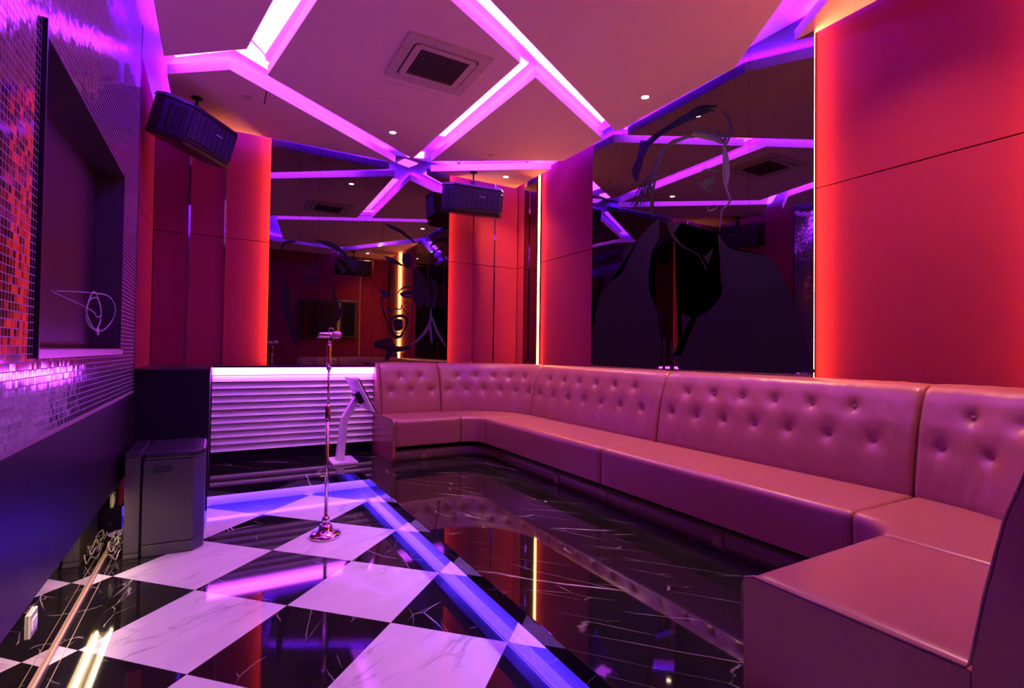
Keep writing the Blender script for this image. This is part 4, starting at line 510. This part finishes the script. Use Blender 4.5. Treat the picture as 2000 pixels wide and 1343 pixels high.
# air conditioner cassette
ax, ay = 1.462, 3.808
ac = thing('air_conditioner', 'square ceiling air conditioner cassette with dark grille in the central panel', 'air conditioner', (ax, ay, CZ))
bm = bmesh.new()
def rrect(hx, hy, r, n=6):
    out = []
    for (sx, sy, a0) in ((1, 1, 0), (-1, 1, 90), (-1, -1, 180), (1, -1, 270)):
        for k in range(n + 1):
            a = math.radians(a0 + 90 * k / n); out.append((sx * (hx - r) + r * math.cos(a), sy * (hy - r) + r * math.sin(a)))
    return out
def ringplate(bm, outer, inner, z0, z1):
    n = len(outer)
    A = [bm.verts.new((*p, z0)) for p in outer]; B = [bm.verts.new((*p, z0)) for p in inner]
    A2 = [bm.verts.new((*p, z1)) for p in outer]; B2 = [bm.verts.new((*p, z1)) for p in inner]
    for i in range(n):
        j = (i + 1) % n
        bm.faces.new((A[i], A[j], B[j], B[i])); bm.faces.new((A2[i], B2[i], B2[j], A2[j]))
        bm.faces.new((A[i], A2[i], A2[j], A[j])); bm.faces.new((B[i], B[j], B2[j], B2[i]))
ringplate(bm, rrect(0.335, 0.325, 0.004), rrect(0.262, 0.252, 0.05), -0.016, -0.0003); finish(bm, 'outer_frame', M['ac'], ac)
bm = bmesh.new(); aprism(bm, rrect(0.262, 0.252, 0.05), lambda x, y: (x, y, -0.006), lambda x, y: (x, y, -0.0003)); finish(bm, 'air_slot', M['dark'], ac)
bm = bmesh.new(); ringplate(bm, rrect(0.250, 0.240, 0.045), rrect(0.198, 0.188, 0.004), -0.022, -0.0065); finish(bm, 'intake_frame', M['ac'], ac)
bm = bmesh.new()
for i in range(15): abox(bm, -0.198 + 0.396 * i / 14 - 0.0035, -0.198 + 0.396 * i / 14 + 0.0035, -0.188, 0.188, -0.019, -0.014)
for i in range(22): abox(bm, -0.198, 0.198, -0.188 + 0.376 * i / 21 - 0.002, -0.188 + 0.376 * i / 21 + 0.002, -0.0205, -0.0185)
finish(bm, 'intake_grille', pbr('grille_grey', (0.10, 0.08, 0.09), 0.5), ac)
for (a, b, c, d) in ((-0.335, -0.262, 0.13, 0.133), (-0.335, -0.262, -0.133, -0.13), (0.262, 0.335, 0.13, 0.133), (0.262, 0.335, -0.133, -0.13),
                     (0.13, 0.133, -0.325, -0.252), (-0.133, -0.13, -0.325, -0.252), (0.13, 0.133, 0.252, 0.325), (-0.133, -0.13, 0.252, 0.325)):
    box('frame_joint', a, b, c, d, -0.0166, -0.016, M['piping'], ac)
bm = bmesh.new(); ringplate(bm, rrect(0.24, 0.17, 0.003, 1), rrect(0.237, 0.167, 0.003, 1), -0.0015, -0.0002)
o = finish(bm, 'access_hatch', M['ac']); o.location = (1.40, 4.40, CZ); tag(o, 'faint square access hatch outline beside the air conditioner', 'hatch')

# ------------------------------------------------------------------ stage edge lights
box_l = tag(box('led_strip', 1.275, 1.355, RY + 0.02, 5.09, -0.080, -0.0765, M['e_blue']), 'blue LED strip hidden below the long right edge of the raised floor', 'led strip')
tag(box('led_strip', -0.55, 1.27, 5.02, 5.095, -0.080, -0.0765, M['e_blue']), 'blue LED strip hidden below the far edge of the raised floor', 'led strip')
g1 = tag(box('edge_strip', 1.188, 1.196, RY, 4.935, ZL, ZL + 0.002, M['plate']), 'thin metal strip along the right edge of the chequered stage', 'trim strip')

# fluorescent tube below the hung panel
t = thing('fluorescent_tube', 'warm white fluorescent tube concealed below the hung black panel', 'lamp', (-0.566, 2.6, 0.315))
tube('glass_tube', [(0, 1.6, 0), (0, -2.8, 0)], 0.008, M['e_tube'], t)
box('end_cap', -0.01, 0.01, 1.6, 1.63, -0.010, 0.010, M['white'], t); box('batten', -0.036, 0.012, -2.8, 1.63, 0.011, 0.022, M['white'], t)
for i, (y, z, lab) in enumerate(((2.64, 0.09, 'pale socket plate low on the mirror strip below the black panel'), (4.40, 0.115, 'socket plate on the mirror strip beside the subwoofer'))):
    t = thing('socket_plate', lab, 'socket', (-0.605, y, z))
    box('plate', 0.0, 0.009, -0.045, 0.045, -0.045, 0.045, M['plate'], t, bevel=0.003); box('rocker', 0.009, 0.012, -0.03, 0.03, -0.02, 0.02, M['white'], t)

# ------------------------------------------------------------------ black cabinet and slatted counter
t = thing('cabinet', 'plain black cabinet left of the slatted counter behind the subwoofer', 'cabinet', (-0.3, 5.5, 0))
kbox(t, 'body', -0.585, -0.058, 4.955, 6.14, 0.0, 0.965, M['matte_black'], bevel=0.003)
kbox(t, 'top', -0.585, -0.052, 4.945, 6.14, 0.965, 0.988, M['gloss_black'], bevel=0.003)
kbox(t, 'kick_panel', -0.585, -0.058, 4.952, 4.957, ZL, -0.0, M['matte_black'])
ct = thing('slatted_counter', 'white louvred counter front glowing pink between black cabinet and sofa', 'counter', (0.78, 6.0, 0))
kbox(ct, 'body', -0.05, 1.560, 6.0, 6.145, 0.03, 0.96, M['matte_black'])
kbox(ct, 'plinth', -0.05, 1.560, 5.985, 6.0, 0.0, 0.10, M['matte_black'])
kbox(ct, 'worktop', -0.05, 1.562, 5.93, 6.145, 0.966, 0.985, M['gloss_black'])
NS = 11; zt, zb = 0.890, 0.115; hs = (zt - zb) / NS
for i in range(NS):
    z1 = zt - i * hs; z0 = z1 - hs
    bm = bmesh.new()
    aprism(bm, [(6.0, z1 - 0.008), (5.985, z1 - 0.008), (5.950, z0 + 0.012), (5.946, z0 + 0.003), (5.990, z0), (6.0, z0)], lambda y, z: (-0.05, y, z), lambda y, z: (1.562, y, z))  # slot between slats bares the black body in place of a shadow line
    kid(finish(bm, 'slat', M['white'], bevel=0.0), ct)
kbox(ct, 'light_bar', -0.05, 1.562, 5.935, 6.0, 0.892, 0.964, M['e_bar'])

# ------------------------------------------------------------------ banquette sofa
SX, SYF, SYN, R0 = 2.53, 5.18, 1.07, 0.20
def seg_pt(seg, t, u):
    """t in 0..1 along the module path, u outward from the seat front"""
    if seg[0] == 'line':
        (x0, y0), (x1, y1), n = seg[1:]
        return Vector((x0 + (x1 - x0) * t + n[0] * u, y0 + (y1 - y0) * t + n[1] * u, 0))
    (cx, cy), a0, a1 = seg[1:]
    a = math.radians(a0 + (a1 - a0) * t); r = R0 + u
    return Vector((cx + r * math.cos(a), cy + r * math.sin(a), 0))
def seg_len(seg, u):
    if seg[0] == 'line': return (Vector(seg[1]) - Vector(seg[2])).length
    return (R0 + u) * math.radians(abs(seg[3] - seg[2]))
def resample(prof, step):
    out = []
    for i in range(len(prof)):
        a = Vector(prof[i]); b = Vector(prof[(i + 1) % len(prof)]); n = max(1, int((b - a).length / step))
        for k in range(n): out.append(a + (b - a) * (k / n))
    return out
def sweep(name, seg, prof, parent, mat, step=0.03, uref=0.6, gap=0.010, disp=None, caps=True, open_=False):
    """prof: closed list of Vector(u,z), counter-clockwise or not; modules are pulled in at their seams"""
    L = seg_len(seg, uref); nt_ = max(2, int(L / step)); N = len(prof)
    ts = sorted(set([0.0, 0.006 / L, 0.016 / L, 1 - 0.016 / L, 1 - 0.006 / L, 1.0] + [i / nt_ for i in range(1, nt_)]))
    ts = [t for i, t in enumerate(ts) if i == 0 or t - ts[i - 1] > 0.002 / L]
    cen = sum(prof, Vector((0, 0))) / N
    area = sum(prof[i].x * prof[(i + 1) % N].y - prof[(i + 1) % N].x * prof[i].y for i in range(N)); sg = 1 if area > 0 else -1
    nrm = []
    for i in range(N):
        d = prof[(i + 1) % N] - prof[i - 1]; nn = Vector((d.y, -d.x)) * sg
        nrm.append(nn.normalized() if nn.length > 1e-6 else Vector((0, 0)))
    bm = bmesh.new(); rings = []
    for t in ts:
        s = t * L; d = min(s, L - s); ins = gap * max(0.0, 1 - d / 0.02) ** 2
        tt = t * (1 - 0.006 / L) + 0.003 / L
        ring = []
        for p, nn in zip(prof, nrm):
            q = p - nn * ins
            if disp: q = q - nn * disp(s, L, p, nn)
            v = seg_pt(seg, tt, q.x); v.z = q.y; ring.append(bm.verts.new(v))
        rings.append(ring)
    for A, B in zip(rings, rings[1:]):
        for k in range(N): bm.faces.new((A[k], A[(k + 1) % N], B[(k + 1) % N], B[k]))
    bm.faces.new(rings[0]); bm.faces.new(rings[-1][::-1])
    o = finish(bm, name, mat, smooth=True); kid(o, parent)
    return o
def rounded(pts, r, n=4):
    """round the corners of a closed 2-D polygon; r list per corner"""
    out = []
    for i, p in enumerate(pts):
        p = Vector(p); a = Vector(pts[i - 1]); b = Vector(pts[(i + 1) % len(pts)])
        rr = r[i] if isinstance(r, (list, tuple)) else r
        if rr <= 0: out.append(p); continue
        da = (a - p).normalized() * rr; db = (b - p).normalized() * rr
        for k in range(n + 1):
            t = k / n; out.append((p + da) * (1 - t) ** 2 + p * 2 * t * (1 - t) + (p + db) * t * t)
    return out
seat_prof = resample(rounded([(0.0, 0.165), (-0.005, 0.445), (0.60, 0.445), (0.60, 0.165)], [0.01, 0.045, 0, 0]), 0.05)
back_front = [(0.575, 0.38), (0.575, 0.46), (0.60, 0.62), (0.635, 0.80), (0.675, 0.93), (0.70, 0.985), (0.745, 1.012), (0.80, 1.015), (0.95, 1.005), (0.975, 0.98), (0.975, 0.38)]
back_prof = resample([Vector(p) for p in back_front], 0.018)
def make_disp(btns):
    def f(s, L, p, nn):
        if p.x > 0.80 or p.y < 0.42: return 0.0
        v = -0.010 * math.sin(math.pi * min(1, max(0, (p.y - 0.44) / 0.55))) ** 0.7
        v -= 0.006 * min(1.0, min(s, L - s) / 0.12)
        for (bs, bz) in btns:
            dx = s - bs; dz = p.y - bz; d2 = dx * dx + dz * dz
            if d2 < 0.05:
                v += 0.020 * math.exp(-d2 / 0.0007) + 0.013 * math.exp(-d2 / 0.006)
                if dz < 0: v += 0.004 * math.exp(-(dx * dx) / 0.0002) * math.exp(-abs(dz) / 0.06)
        v += 0.0012 * math.sin(s * 61 + p.y * 23) * math.sin(s * 17 - p.y * 39)
        return v
    return f
def front_u(z):
    for a, b in zip(back_front, back_front[1:]):
        if a[1] <= z <= b[1]: return a[0] + (b[0] - a[0]) * (z - a[1]) / (b[1] - a[1])
    return 0.65
MODS = [
 ('tufted mauve sofa end module beside the slatted counter', ('line', (1.60, SYF), (2.33, SYF), (0, 1)), 2, 3, 'lo'),
 ('curved tufted sofa module in the far corner below the red panels', ('arc', (SX - R0, SYF - R0), 90, 0), 5, 6, None),
 ('straight tufted sofa module next to the far corner module', ('line', (SX, SYF - R0), (SX, 3.05), (1, 0)), 6, 7, None),
 ('straight sofa module below the near half of the figure mirror and wide red panel', ('line', (SX, 3.05), (SX, SYN + R0), (1, 0)), 6, 7, None),
 ('curved tufted sofa module in the near right corner', ('arc', (SX - R0, SYN + R0), 0, -90), 5, 6, None),
 ('nearest sofa end module in the right foreground with plain dark side', ('line', (2.33, SYN), (1.52, SYN), (0, -1)), 2, 3, 'hi'),
]
btn_bm_done = {}
for lab, seg, nu, nl, endp in MODS:
    c0 = seg_pt(seg, 0.5, 0.3)
    t = thing('sofa_module', lab, 'sofa', (c0.x, c0.y, 0), 'tufted banquette sofa around the room')
    L = seg_len(seg, 0.6)
    low = [((i + 0.5) / nl * L, 0.70) for i in range(nl)] if nl < 7 else [(0.13 + i * (L - 0.33) / (nl - 1), 0.695) for i in range(nl)]
    up = [((low[i][0] + low[i + 1][0]) / 2, 0.865) for i in range(nl - 1)][:nu]
    btns = low + up
    sweep('seat', seg, seat_prof, t, M['leather'], step=0.05, uref=0.3)
    sweep('backrest', seg, back_prof, t, M['leather'], step=0.014, uref=0.6, gap=0.016, disp=make_disp(btns))
    plp = [Vector(p) for p in ((0.07, 0.0), (0.07, 0.115), (0.97, 0.115), (0.97, 0.0))]
    sweep('plinth', seg, plp, t, M['plinth'], step=0.06, gap=0.0)
    plp = [Vector(p) for p in ((0.11, 0.115), (0.11, 0.165), (0.97, 0.165), (0.97, 0.115))]
    sweep('shadow_gap', seg, plp, t, M['matte_black'], step=0.06, gap=0.0)
    plp = [Vector(p) for p in ((0.60, 0.165), (0.60, 0.38), (0.97, 0.38), (0.97, 0.165))]
    sweep('back_frame', seg, plp, t, M['plinth'], step=0.06, gap=0.0)
    for (s, z) in btns:
        u = front_u(z) + 0.022
        p = seg_pt(seg, s / L, u); p2 = seg_pt(seg, s / L, u + 0.1); d = (p2 - p).normalized()
        mtx = Matrix.Translation((p.x, p.y, z)) @ (-d).to_track_quat('Z', 'Y').to_matrix().to_4x4()
        kid(lathe('button', [(0.0005, -0.002), (0.011, -0.001), (0.0135, 0.003), (0.011, 0.008), (0.006, 0.010), (0.0005, 0.0105)], M['leather'], n=14, mtx=mtx), t)
    if endp:
        outline = [(0.03, 0.0), (0.0, 0.05), (-0.004, 0.447), (0.574, 0.447)] + back_front[1:10] + [(0.975, 0.0)]
        e = 0.0 if endp == 'lo' else 1.0; ln = seg_len(seg, 0.3)
        outl = rounded(outline, [0, 0, 0.04, 0] + [0] * 9 + [0])
        sgn = -1 if endp == 'lo' else 1
        def fa(u, z): v = seg_pt(seg, e, u); v.z = z; return v
        dirv = (seg_pt(seg, 1, 0) - seg_pt(seg, 0, 0)).normalized() * sgn * 0.035
        def fb(u, z): v = seg_pt(seg, e, u) + dirv; v.z = z; return v
        for nm, poly in (('end_panel', rounded([(0.03, 0.0), (0.0, 0.05), (-0.004, 0.447), (0.575, 0.447), (0.575, 0.0)], [0, 0, 0.04, 0, 0])), ('back_end_panel', [Vector(p) for p in [(0.575, 0.0)] + back_front[1:10] + [(0.975, 0.0)]])):
            bm = bmesh.new(); aprism(bm, [tuple(p) for p in poly], fa, fb); kid(finish(bm, nm, M['leather'], bevel=0.003), t)
        pip = []
        for p in [(-0.006, 0.30), (-0.006, 0.41), (0.004, 0.437), (0.03, 0.449), (0.565, 0.449)] + [(a - 0.003, b) for a, b in back_front[1:9]]:
            v = seg_pt(seg, e, p[0]) + dirv * 0.9; v.z = p[1] + 0.002; pip.append(v)
        kid(tube('piping', pip, 0.004, M['piping'], n=6), t)
# socket plates in the plinth
for (x, y, rz, lab) in ((1.93, SYF + 0.07, 0, 'small square socket in the plinth of the far sofa end'), (SX + 0.07, 3.72, -math.pi / 2, 'small square socket in the plinth below the far straight sofa module'),
                   (SX + 0.07, 2.05, -math.pi / 2, 'small square socket in the plinth below the near straight sofa module')):
    t = thing('floor_socket', lab, 'socket', (x, y, 0.06), rotz=rz)
    box('plate', -0.04, 0.04, -0.006, 0.0, -0.045, 0.045, M['plinth'], t, bevel=0.002); box('outlet', -0.022, 0.022, -0.009, -0.006, -0.025, 0.025, M['piping'], t, bevel=0.001)

# ------------------------------------------------------------------ hanging speakers
def make_speaker(lab, loc, rz, tilt):
    t = thing('ceiling_speaker', lab, 'speaker', loc, 'black hanging speakers', rotz=rz)
    Rt = Matrix.Rotation(tilt, 4, 'X')
    def rot(o): o.matrix_local = Rt; return o
    plan = [(-0.30, -0.16), (0.30, -0.16), (0.40, 0.02), (0.36, 0.15), (-0.36, 0.15), (-0.40, 0.02)]
    bm = bmesh.new(); aprism(bm, plan, lambda x, y: (x, y, -0.15), lambda x, y: (x, y, 0.14)); rot(finish(bm, 'body', M['plastic'], t, bevel=0.012))
    bm = bmesh.new(); aprism(bm, [(x * 1.03, y * 1.04) for x, y in plan], lambda x, y: (x, y, 0.14), lambda x, y: (x * 0.97, y * 0.93, 0.175)); rot(finish(bm, 'top_cap', M['plastic'], t, bevel=0.008))
    bm = bmesh.new(); aprism(bm, [(x * 1.03, y * 1.04) for x, y in plan], lambda x, y: (x, y, -0.15), lambda x, y: (x * 0.96, y * 0.9, -0.18)); rot(finish(bm, 'bottom_cap', M['plastic'], t, bevel=0.008))
    bm = bmesh.new(); abox(bm, -0.292, 0.292, -0.172, -0.158, -0.115, 0.132)
    for k in range(9): abox(bm, -0.26 + k * 0.065 - 0.003, -0.26 + k * 0.065 + 0.003, -0.176, -0.171, -0.11, 0.127)
    gr = rot(finish(bm, 'grille', M['grille'], t))
    bm = bmesh.new(); abox(bm, 0.02, 0.10, -0.1785, -0.176, 0.035, 0.047); o = finish(bm, 'badge', M['plate'], gr)
    for s in (-1, 1):
        bm = bmesh.new()
        q = [(s * 0.31, -0.145), (s * 0.385, -0.01)]
        for k in range(3):
            f = 0.2 + 0.3 * k; x = q[0][0] + (q[1][0] - q[0][0]) * f; y = q[0][1] + (q[1][1] - q[0][1]) * f
            abox(bm, x - 0.012, x + 0.012, y - 0.012, y + 0.012, -0.10, 0.10)
        rot(finish(bm, 'corner_rib', M['plastic'], t, bevel=0.004))
    br = rot(tube('bracket_arm', [(0, 0.02, 0.17), (0, 0.02, 0.225)], 0.018, M['matte_black'], t))
    h = CZ - loc[2]
    lathe('ball_joint', [(0.001, 0.19), (0.022, 0.20), (0.032, 0.222), (0.022, 0.245), (0.001, 0.255)], M['matte_black'], t, n=16)
    tube('drop_rod', [(0, 0, 0.24), (0, 0, h - 0.008)], 0.011, M['matte_black'], t)
    lathe('ceiling_plate', [(0.001, h - 0.010), (0.045, h - 0.008), (0.045, h - 0.0005), (0.001, h - 0.0005)], M['matte_black'], t, n=20)
    return t
spk = make_speaker('black speaker hung in the far left corner in front of dark red panels', (-0.215, 5.42, 3.10), math.radians(56), math.radians(16))
make_speaker('black speaker hung in the far right corner over the sofa', (2.74, 5.82, 3.06), math.radians(-7), math.radians(12))
make_speaker('black speaker hung near the rear wall, seen small in the far mirror', (2.62, 0.42, 3.05), math.radians(187), math.radians(12))

# ------------------------------------------------------------------ subwoofer
t = thing('subwoofer', 'tall black floor subwoofer with chamfered corners on the chequered floor', 'subwoofer', (-0.28, 4.25, ZL))
def kprism(parent, name, pts, z0, z1, mat, bevel=0.0): return kid(prism_z(name, pts, z0, z1, mat, bevel=bevel), parent)
pl_f = [(-0.405, 4.03), (-0.125, 4.015), (-0.065, 4.10), (-0.065, 4.50), (-0.125, 4.58), (-0.405, 4.58)]
pl_b = [(-0.50, 4.035), (-0.418, 4.035), (-0.418, 4.575), (-0.50, 4.575)]
kprism(t, 'rear_cabinet', pl_b, ZL + 0.03, 0.455, M['sub'], 0.006)
kprism(t, 'seam', [(-0.42, 4.05), (-0.40, 4.05), (-0.40, 4.56), (-0.42, 4.56)], ZL + 0.01, 0.45, M['matte_black'])
kprism(t, 'front_cabinet', pl_f, ZL + 0.075, 0.430, M['sub'], 0.006)
kprism(t, 'base_band', [(x, y - 0.006 if y < 4.2 else y + 0.006) for x, y in pl_f], ZL + 0.0, ZL + 0.073, M['sub'], 0.006)
kprism(t, 'rear_base', [(x, y - 0.004 if y < 4.2 else y + 0.004) for x, y in pl_b], ZL + 0.0, ZL + 0.028, M['sub'], 0.004)
kprism(t, 'top_cap', [(x + (0.004 if x > -0.3 else 0), y - 0.006 if y < 4.2 else y + 0.006) for x, y in pl_f], 0.430, 0.478, M['plastic'], 0.014)
kprism(t, 'rear_top_cap', [(x, y - 0.006 if y < 4.2 else y + 0.006) for x, y in pl_b], 0.455, 0.482, M['plastic'], 0.008)
kid(box('label_recess', -0.35, -0.25, 4.0145, 4.021, 0.35, 0.385, M['plastic']), t)
t['label'] = 'tall black floor subwoofer with chamfered corners on the chequered floor'
# cable tangle beside it
cb = thing('cable_bundle', 'tangle of cables on the floor left of the subwoofer', 'cables', (-0.55, 4.25, ZL), 'cables')
random.seed(11)
for k in range(9):
    pts = []; a0 = random.random() * 6.28; cx0, cy0 = random.uniform(-0.02, 0.0), random.uniform(-0.16, 0.12)
    for j in range(12):
        a = a0 + j * 0.62; r1 = random.uniform(0.02, 0.045)
        pts.append((max(-0.035, min(0.030, cx0 + r1 * math.cos(a))), cy0 + random.uniform(0.06, 0.12) * math.sin(a), 0.008 + 0.022 * (k % 3) + 0.05 * abs(math.sin(j * 1.3 + k))))
    tube('cable', smooth_curve(pts, 4), 0.0035, M['dcable'] if k % 2 else M['cable'], cb, n=6)

# coiled cable in the screen recess
cc = thing('coiled_cable', 'thin loose loops of pale cable hanging in the screen recess', 'cable', (MX + 0.01, 3.6, 1.17))
def P(y, z, x=0.0): return (x - 0.03, y * 0.9 - 3.6, (z - 1.15) * 0.9 - 0.02)
loops = [[P(3.45, 1.44, -.10), P(3.70, 1.46), P(4.0, 1.47, .02), P(4.16, 1.42, .03), P(4.20, 1.35, .02), P(4.10, 1.275), P(3.85, 1.25), P(3.62, 1.27), P(3.52, 1.33), P(3.60, 1.41), P(3.80, 1.44), P(3.92, 1.38), P(3.90, 1.30), P(3.80, 1.255)],
         [P(3.42, 1.44, -.12), P(3.62, 1.36), P(3.80, 1.33), P(3.92, 1.35), P(3.86, 1.42), P(3.72, 1.47), P(3.60, 1.42), P(3.54, 1.34), P(3.66, 1.28), P(3.84, 1.24)]]
for l in loops: tube('cable_loop', smooth_curve(l, 6), 0.0032, M['cable'], cc, n=6)
lathe('plug', [(0.001, -0.02), (0.006, -0.018), (0.007, 0.01), (0.004, 0.02), (0.001, 0.021)], M['white'], cc, n=10, mtx=Matrix.Translation(P(3.84, 1.245)))

# ------------------------------------------------------------------ microphone stand, microphone
ms = thing('microphone_stand', 'slender rose metal microphone stand with round base on the chequered floor', 'microphone stand', (0.694, 3.875, ZL))
lathe('base', [(0.001, 0), (0.108, 0), (0.112, 0.010), (0.108, 0.026), (0.080, 0.036), (0.052, 0.046), (0.048, 0.075), (0.040, 0.088), (0.020, 0.094), (0.001, 0.095)], M['rose_chrome'], ms, n=48)
lathe('base_collar', [(0.001, 0.094), (0.026, 0.094), (0.028, 0.125), (0.022, 0.145), (0.001, 0.147)], M['rose_chrome'], ms)
tube('lower_pole', [(0, 0, 0.14), (0, 0, 0.85)], 0.0125, M['rose_chrome'], ms, n=16)
lathe('clutch', [(0.001, 0.835), (0.017, 0.836), (0.019, 0.85), (0.019, 0.93), (0.016, 0.945), (0.001, 0.946)], M['rose_chrome'], ms)
tube('upper_pole', [(0, 0, 0.94), (0, 0, 1.20)], 0.0078, M['rose_chrome'], ms, n=14)
lathe('swivel', [(0.001, 1.19), (0.014, 1.195), (0.017, 1.21), (0.014, 1.228), (0.001, 1.23)], M['chrome'], ms)
lathe('holder_grip', [(0.001, 1.225), (0.015, 1.228), (0.017, 1.25), (0.018, 1.37), (0.014, 1.385), (0.001, 1.386)], M['rose_chrome'], ms)
lathe('pivot', [(0.001, 1.38), (0.010, 1.385), (0.011, 1.40), (0.006, 1.404), (0.001, 1.405)], M['chrome'], ms)
mc = thing('microphone', 'small vintage style rose metal microphone held level on top of the stand', 'microphone', (0.694, 3.875, ZL + 1.450), rotz=math.radians(-4))
ry = Matrix.Rotation(math.radians(90), 4, 'Y')
lathe('body', [(0.001, -0.075), (0.014, -0.074), (0.017, -0.06), (0.019, 0.0), (0.021, 0.02), (0.001, 0.021)], M['rose_chrome'], mc, mtx=ry)
lathe('grille_head', [(0.001, 0.021), (0.024, 0.022), (0.027, 0.035), (0.028, 0.062), (0.022, 0.078), (0.010, 0.084), (0.001, 0.085)], pbr('rose_mesh', (0.7, 0.5, 0.42), 0.35, metal=0.8, bump=(400, 0.8, 0.003)), mc, mtx=ry)
for s in (-1, 1):
    tube('shock_ring', [(0.012 + 0.018 * math.cos(a), 0, s * 0.034 + 0.016 * math.sin(a)) for a in [k * math.pi / 8 for k in range(16)]], 0.0025, M['chrome'], mc, n=6, closed=True)
tube('side_rod', [(-0.085, 0.0, -0.022), (0.02, 0.0, -0.018)], 0.0035, M['chrome'], mc, n=8)

# ------------------------------------------------------------------ touch screen kiosk
kx, ky = 1.10, 5.50
ks = thing('touch_screen_kiosk', 'white angled pedestal kiosk with tilted touch screen in front of the slatted counter', 'kiosk', (kx, ky, 0))
bm = bmesh.new(); abox(bm, -0.09, 0.16, -0.17, 0.17, 0.0, 0.028); finish(bm, 'base_plate', M['white'], ks, bevel=0.006)
bm = bmesh.new()
prof = [(-0.03, 0.028), (0.05, 0.028), (0.075, 0.42), (0.20, 0.66), (0.155, 0.69), (0.02, 0.46)]
aprism(bm, prof, lambda x, z: (x, -0.045, z), lambda x, z: (x, 0.045, z)); finish(bm, 'post', M['white'], ks, bevel=0.005)
mt = Matrix.Translation((0.185, -0.02, 0.70)) @ Matrix.Rotation(math.radians(62), 4, 'Y')
bm = bmesh.new(); abox(bm, -0.19, 0.19, -0.28, 0.28, 0.0, 0.018, mt); sc_ = finish(bm, 'screen_housing', M['white'], ks, bevel=0.004)
bm = bmesh.new(); abox(bm, -0.185, 0.185, -0.275, 0.275, 0.018, 0.030, mt); finish(bm, 'display', M['screen'], sc_)
bm = bmesh.new(); abox(bm, -0.04, 0.09, -0.09, 0.09, -0.05, 0.0, mt); finish(bm, 'mount_box', M['plastic'], ks, bevel=0.006)
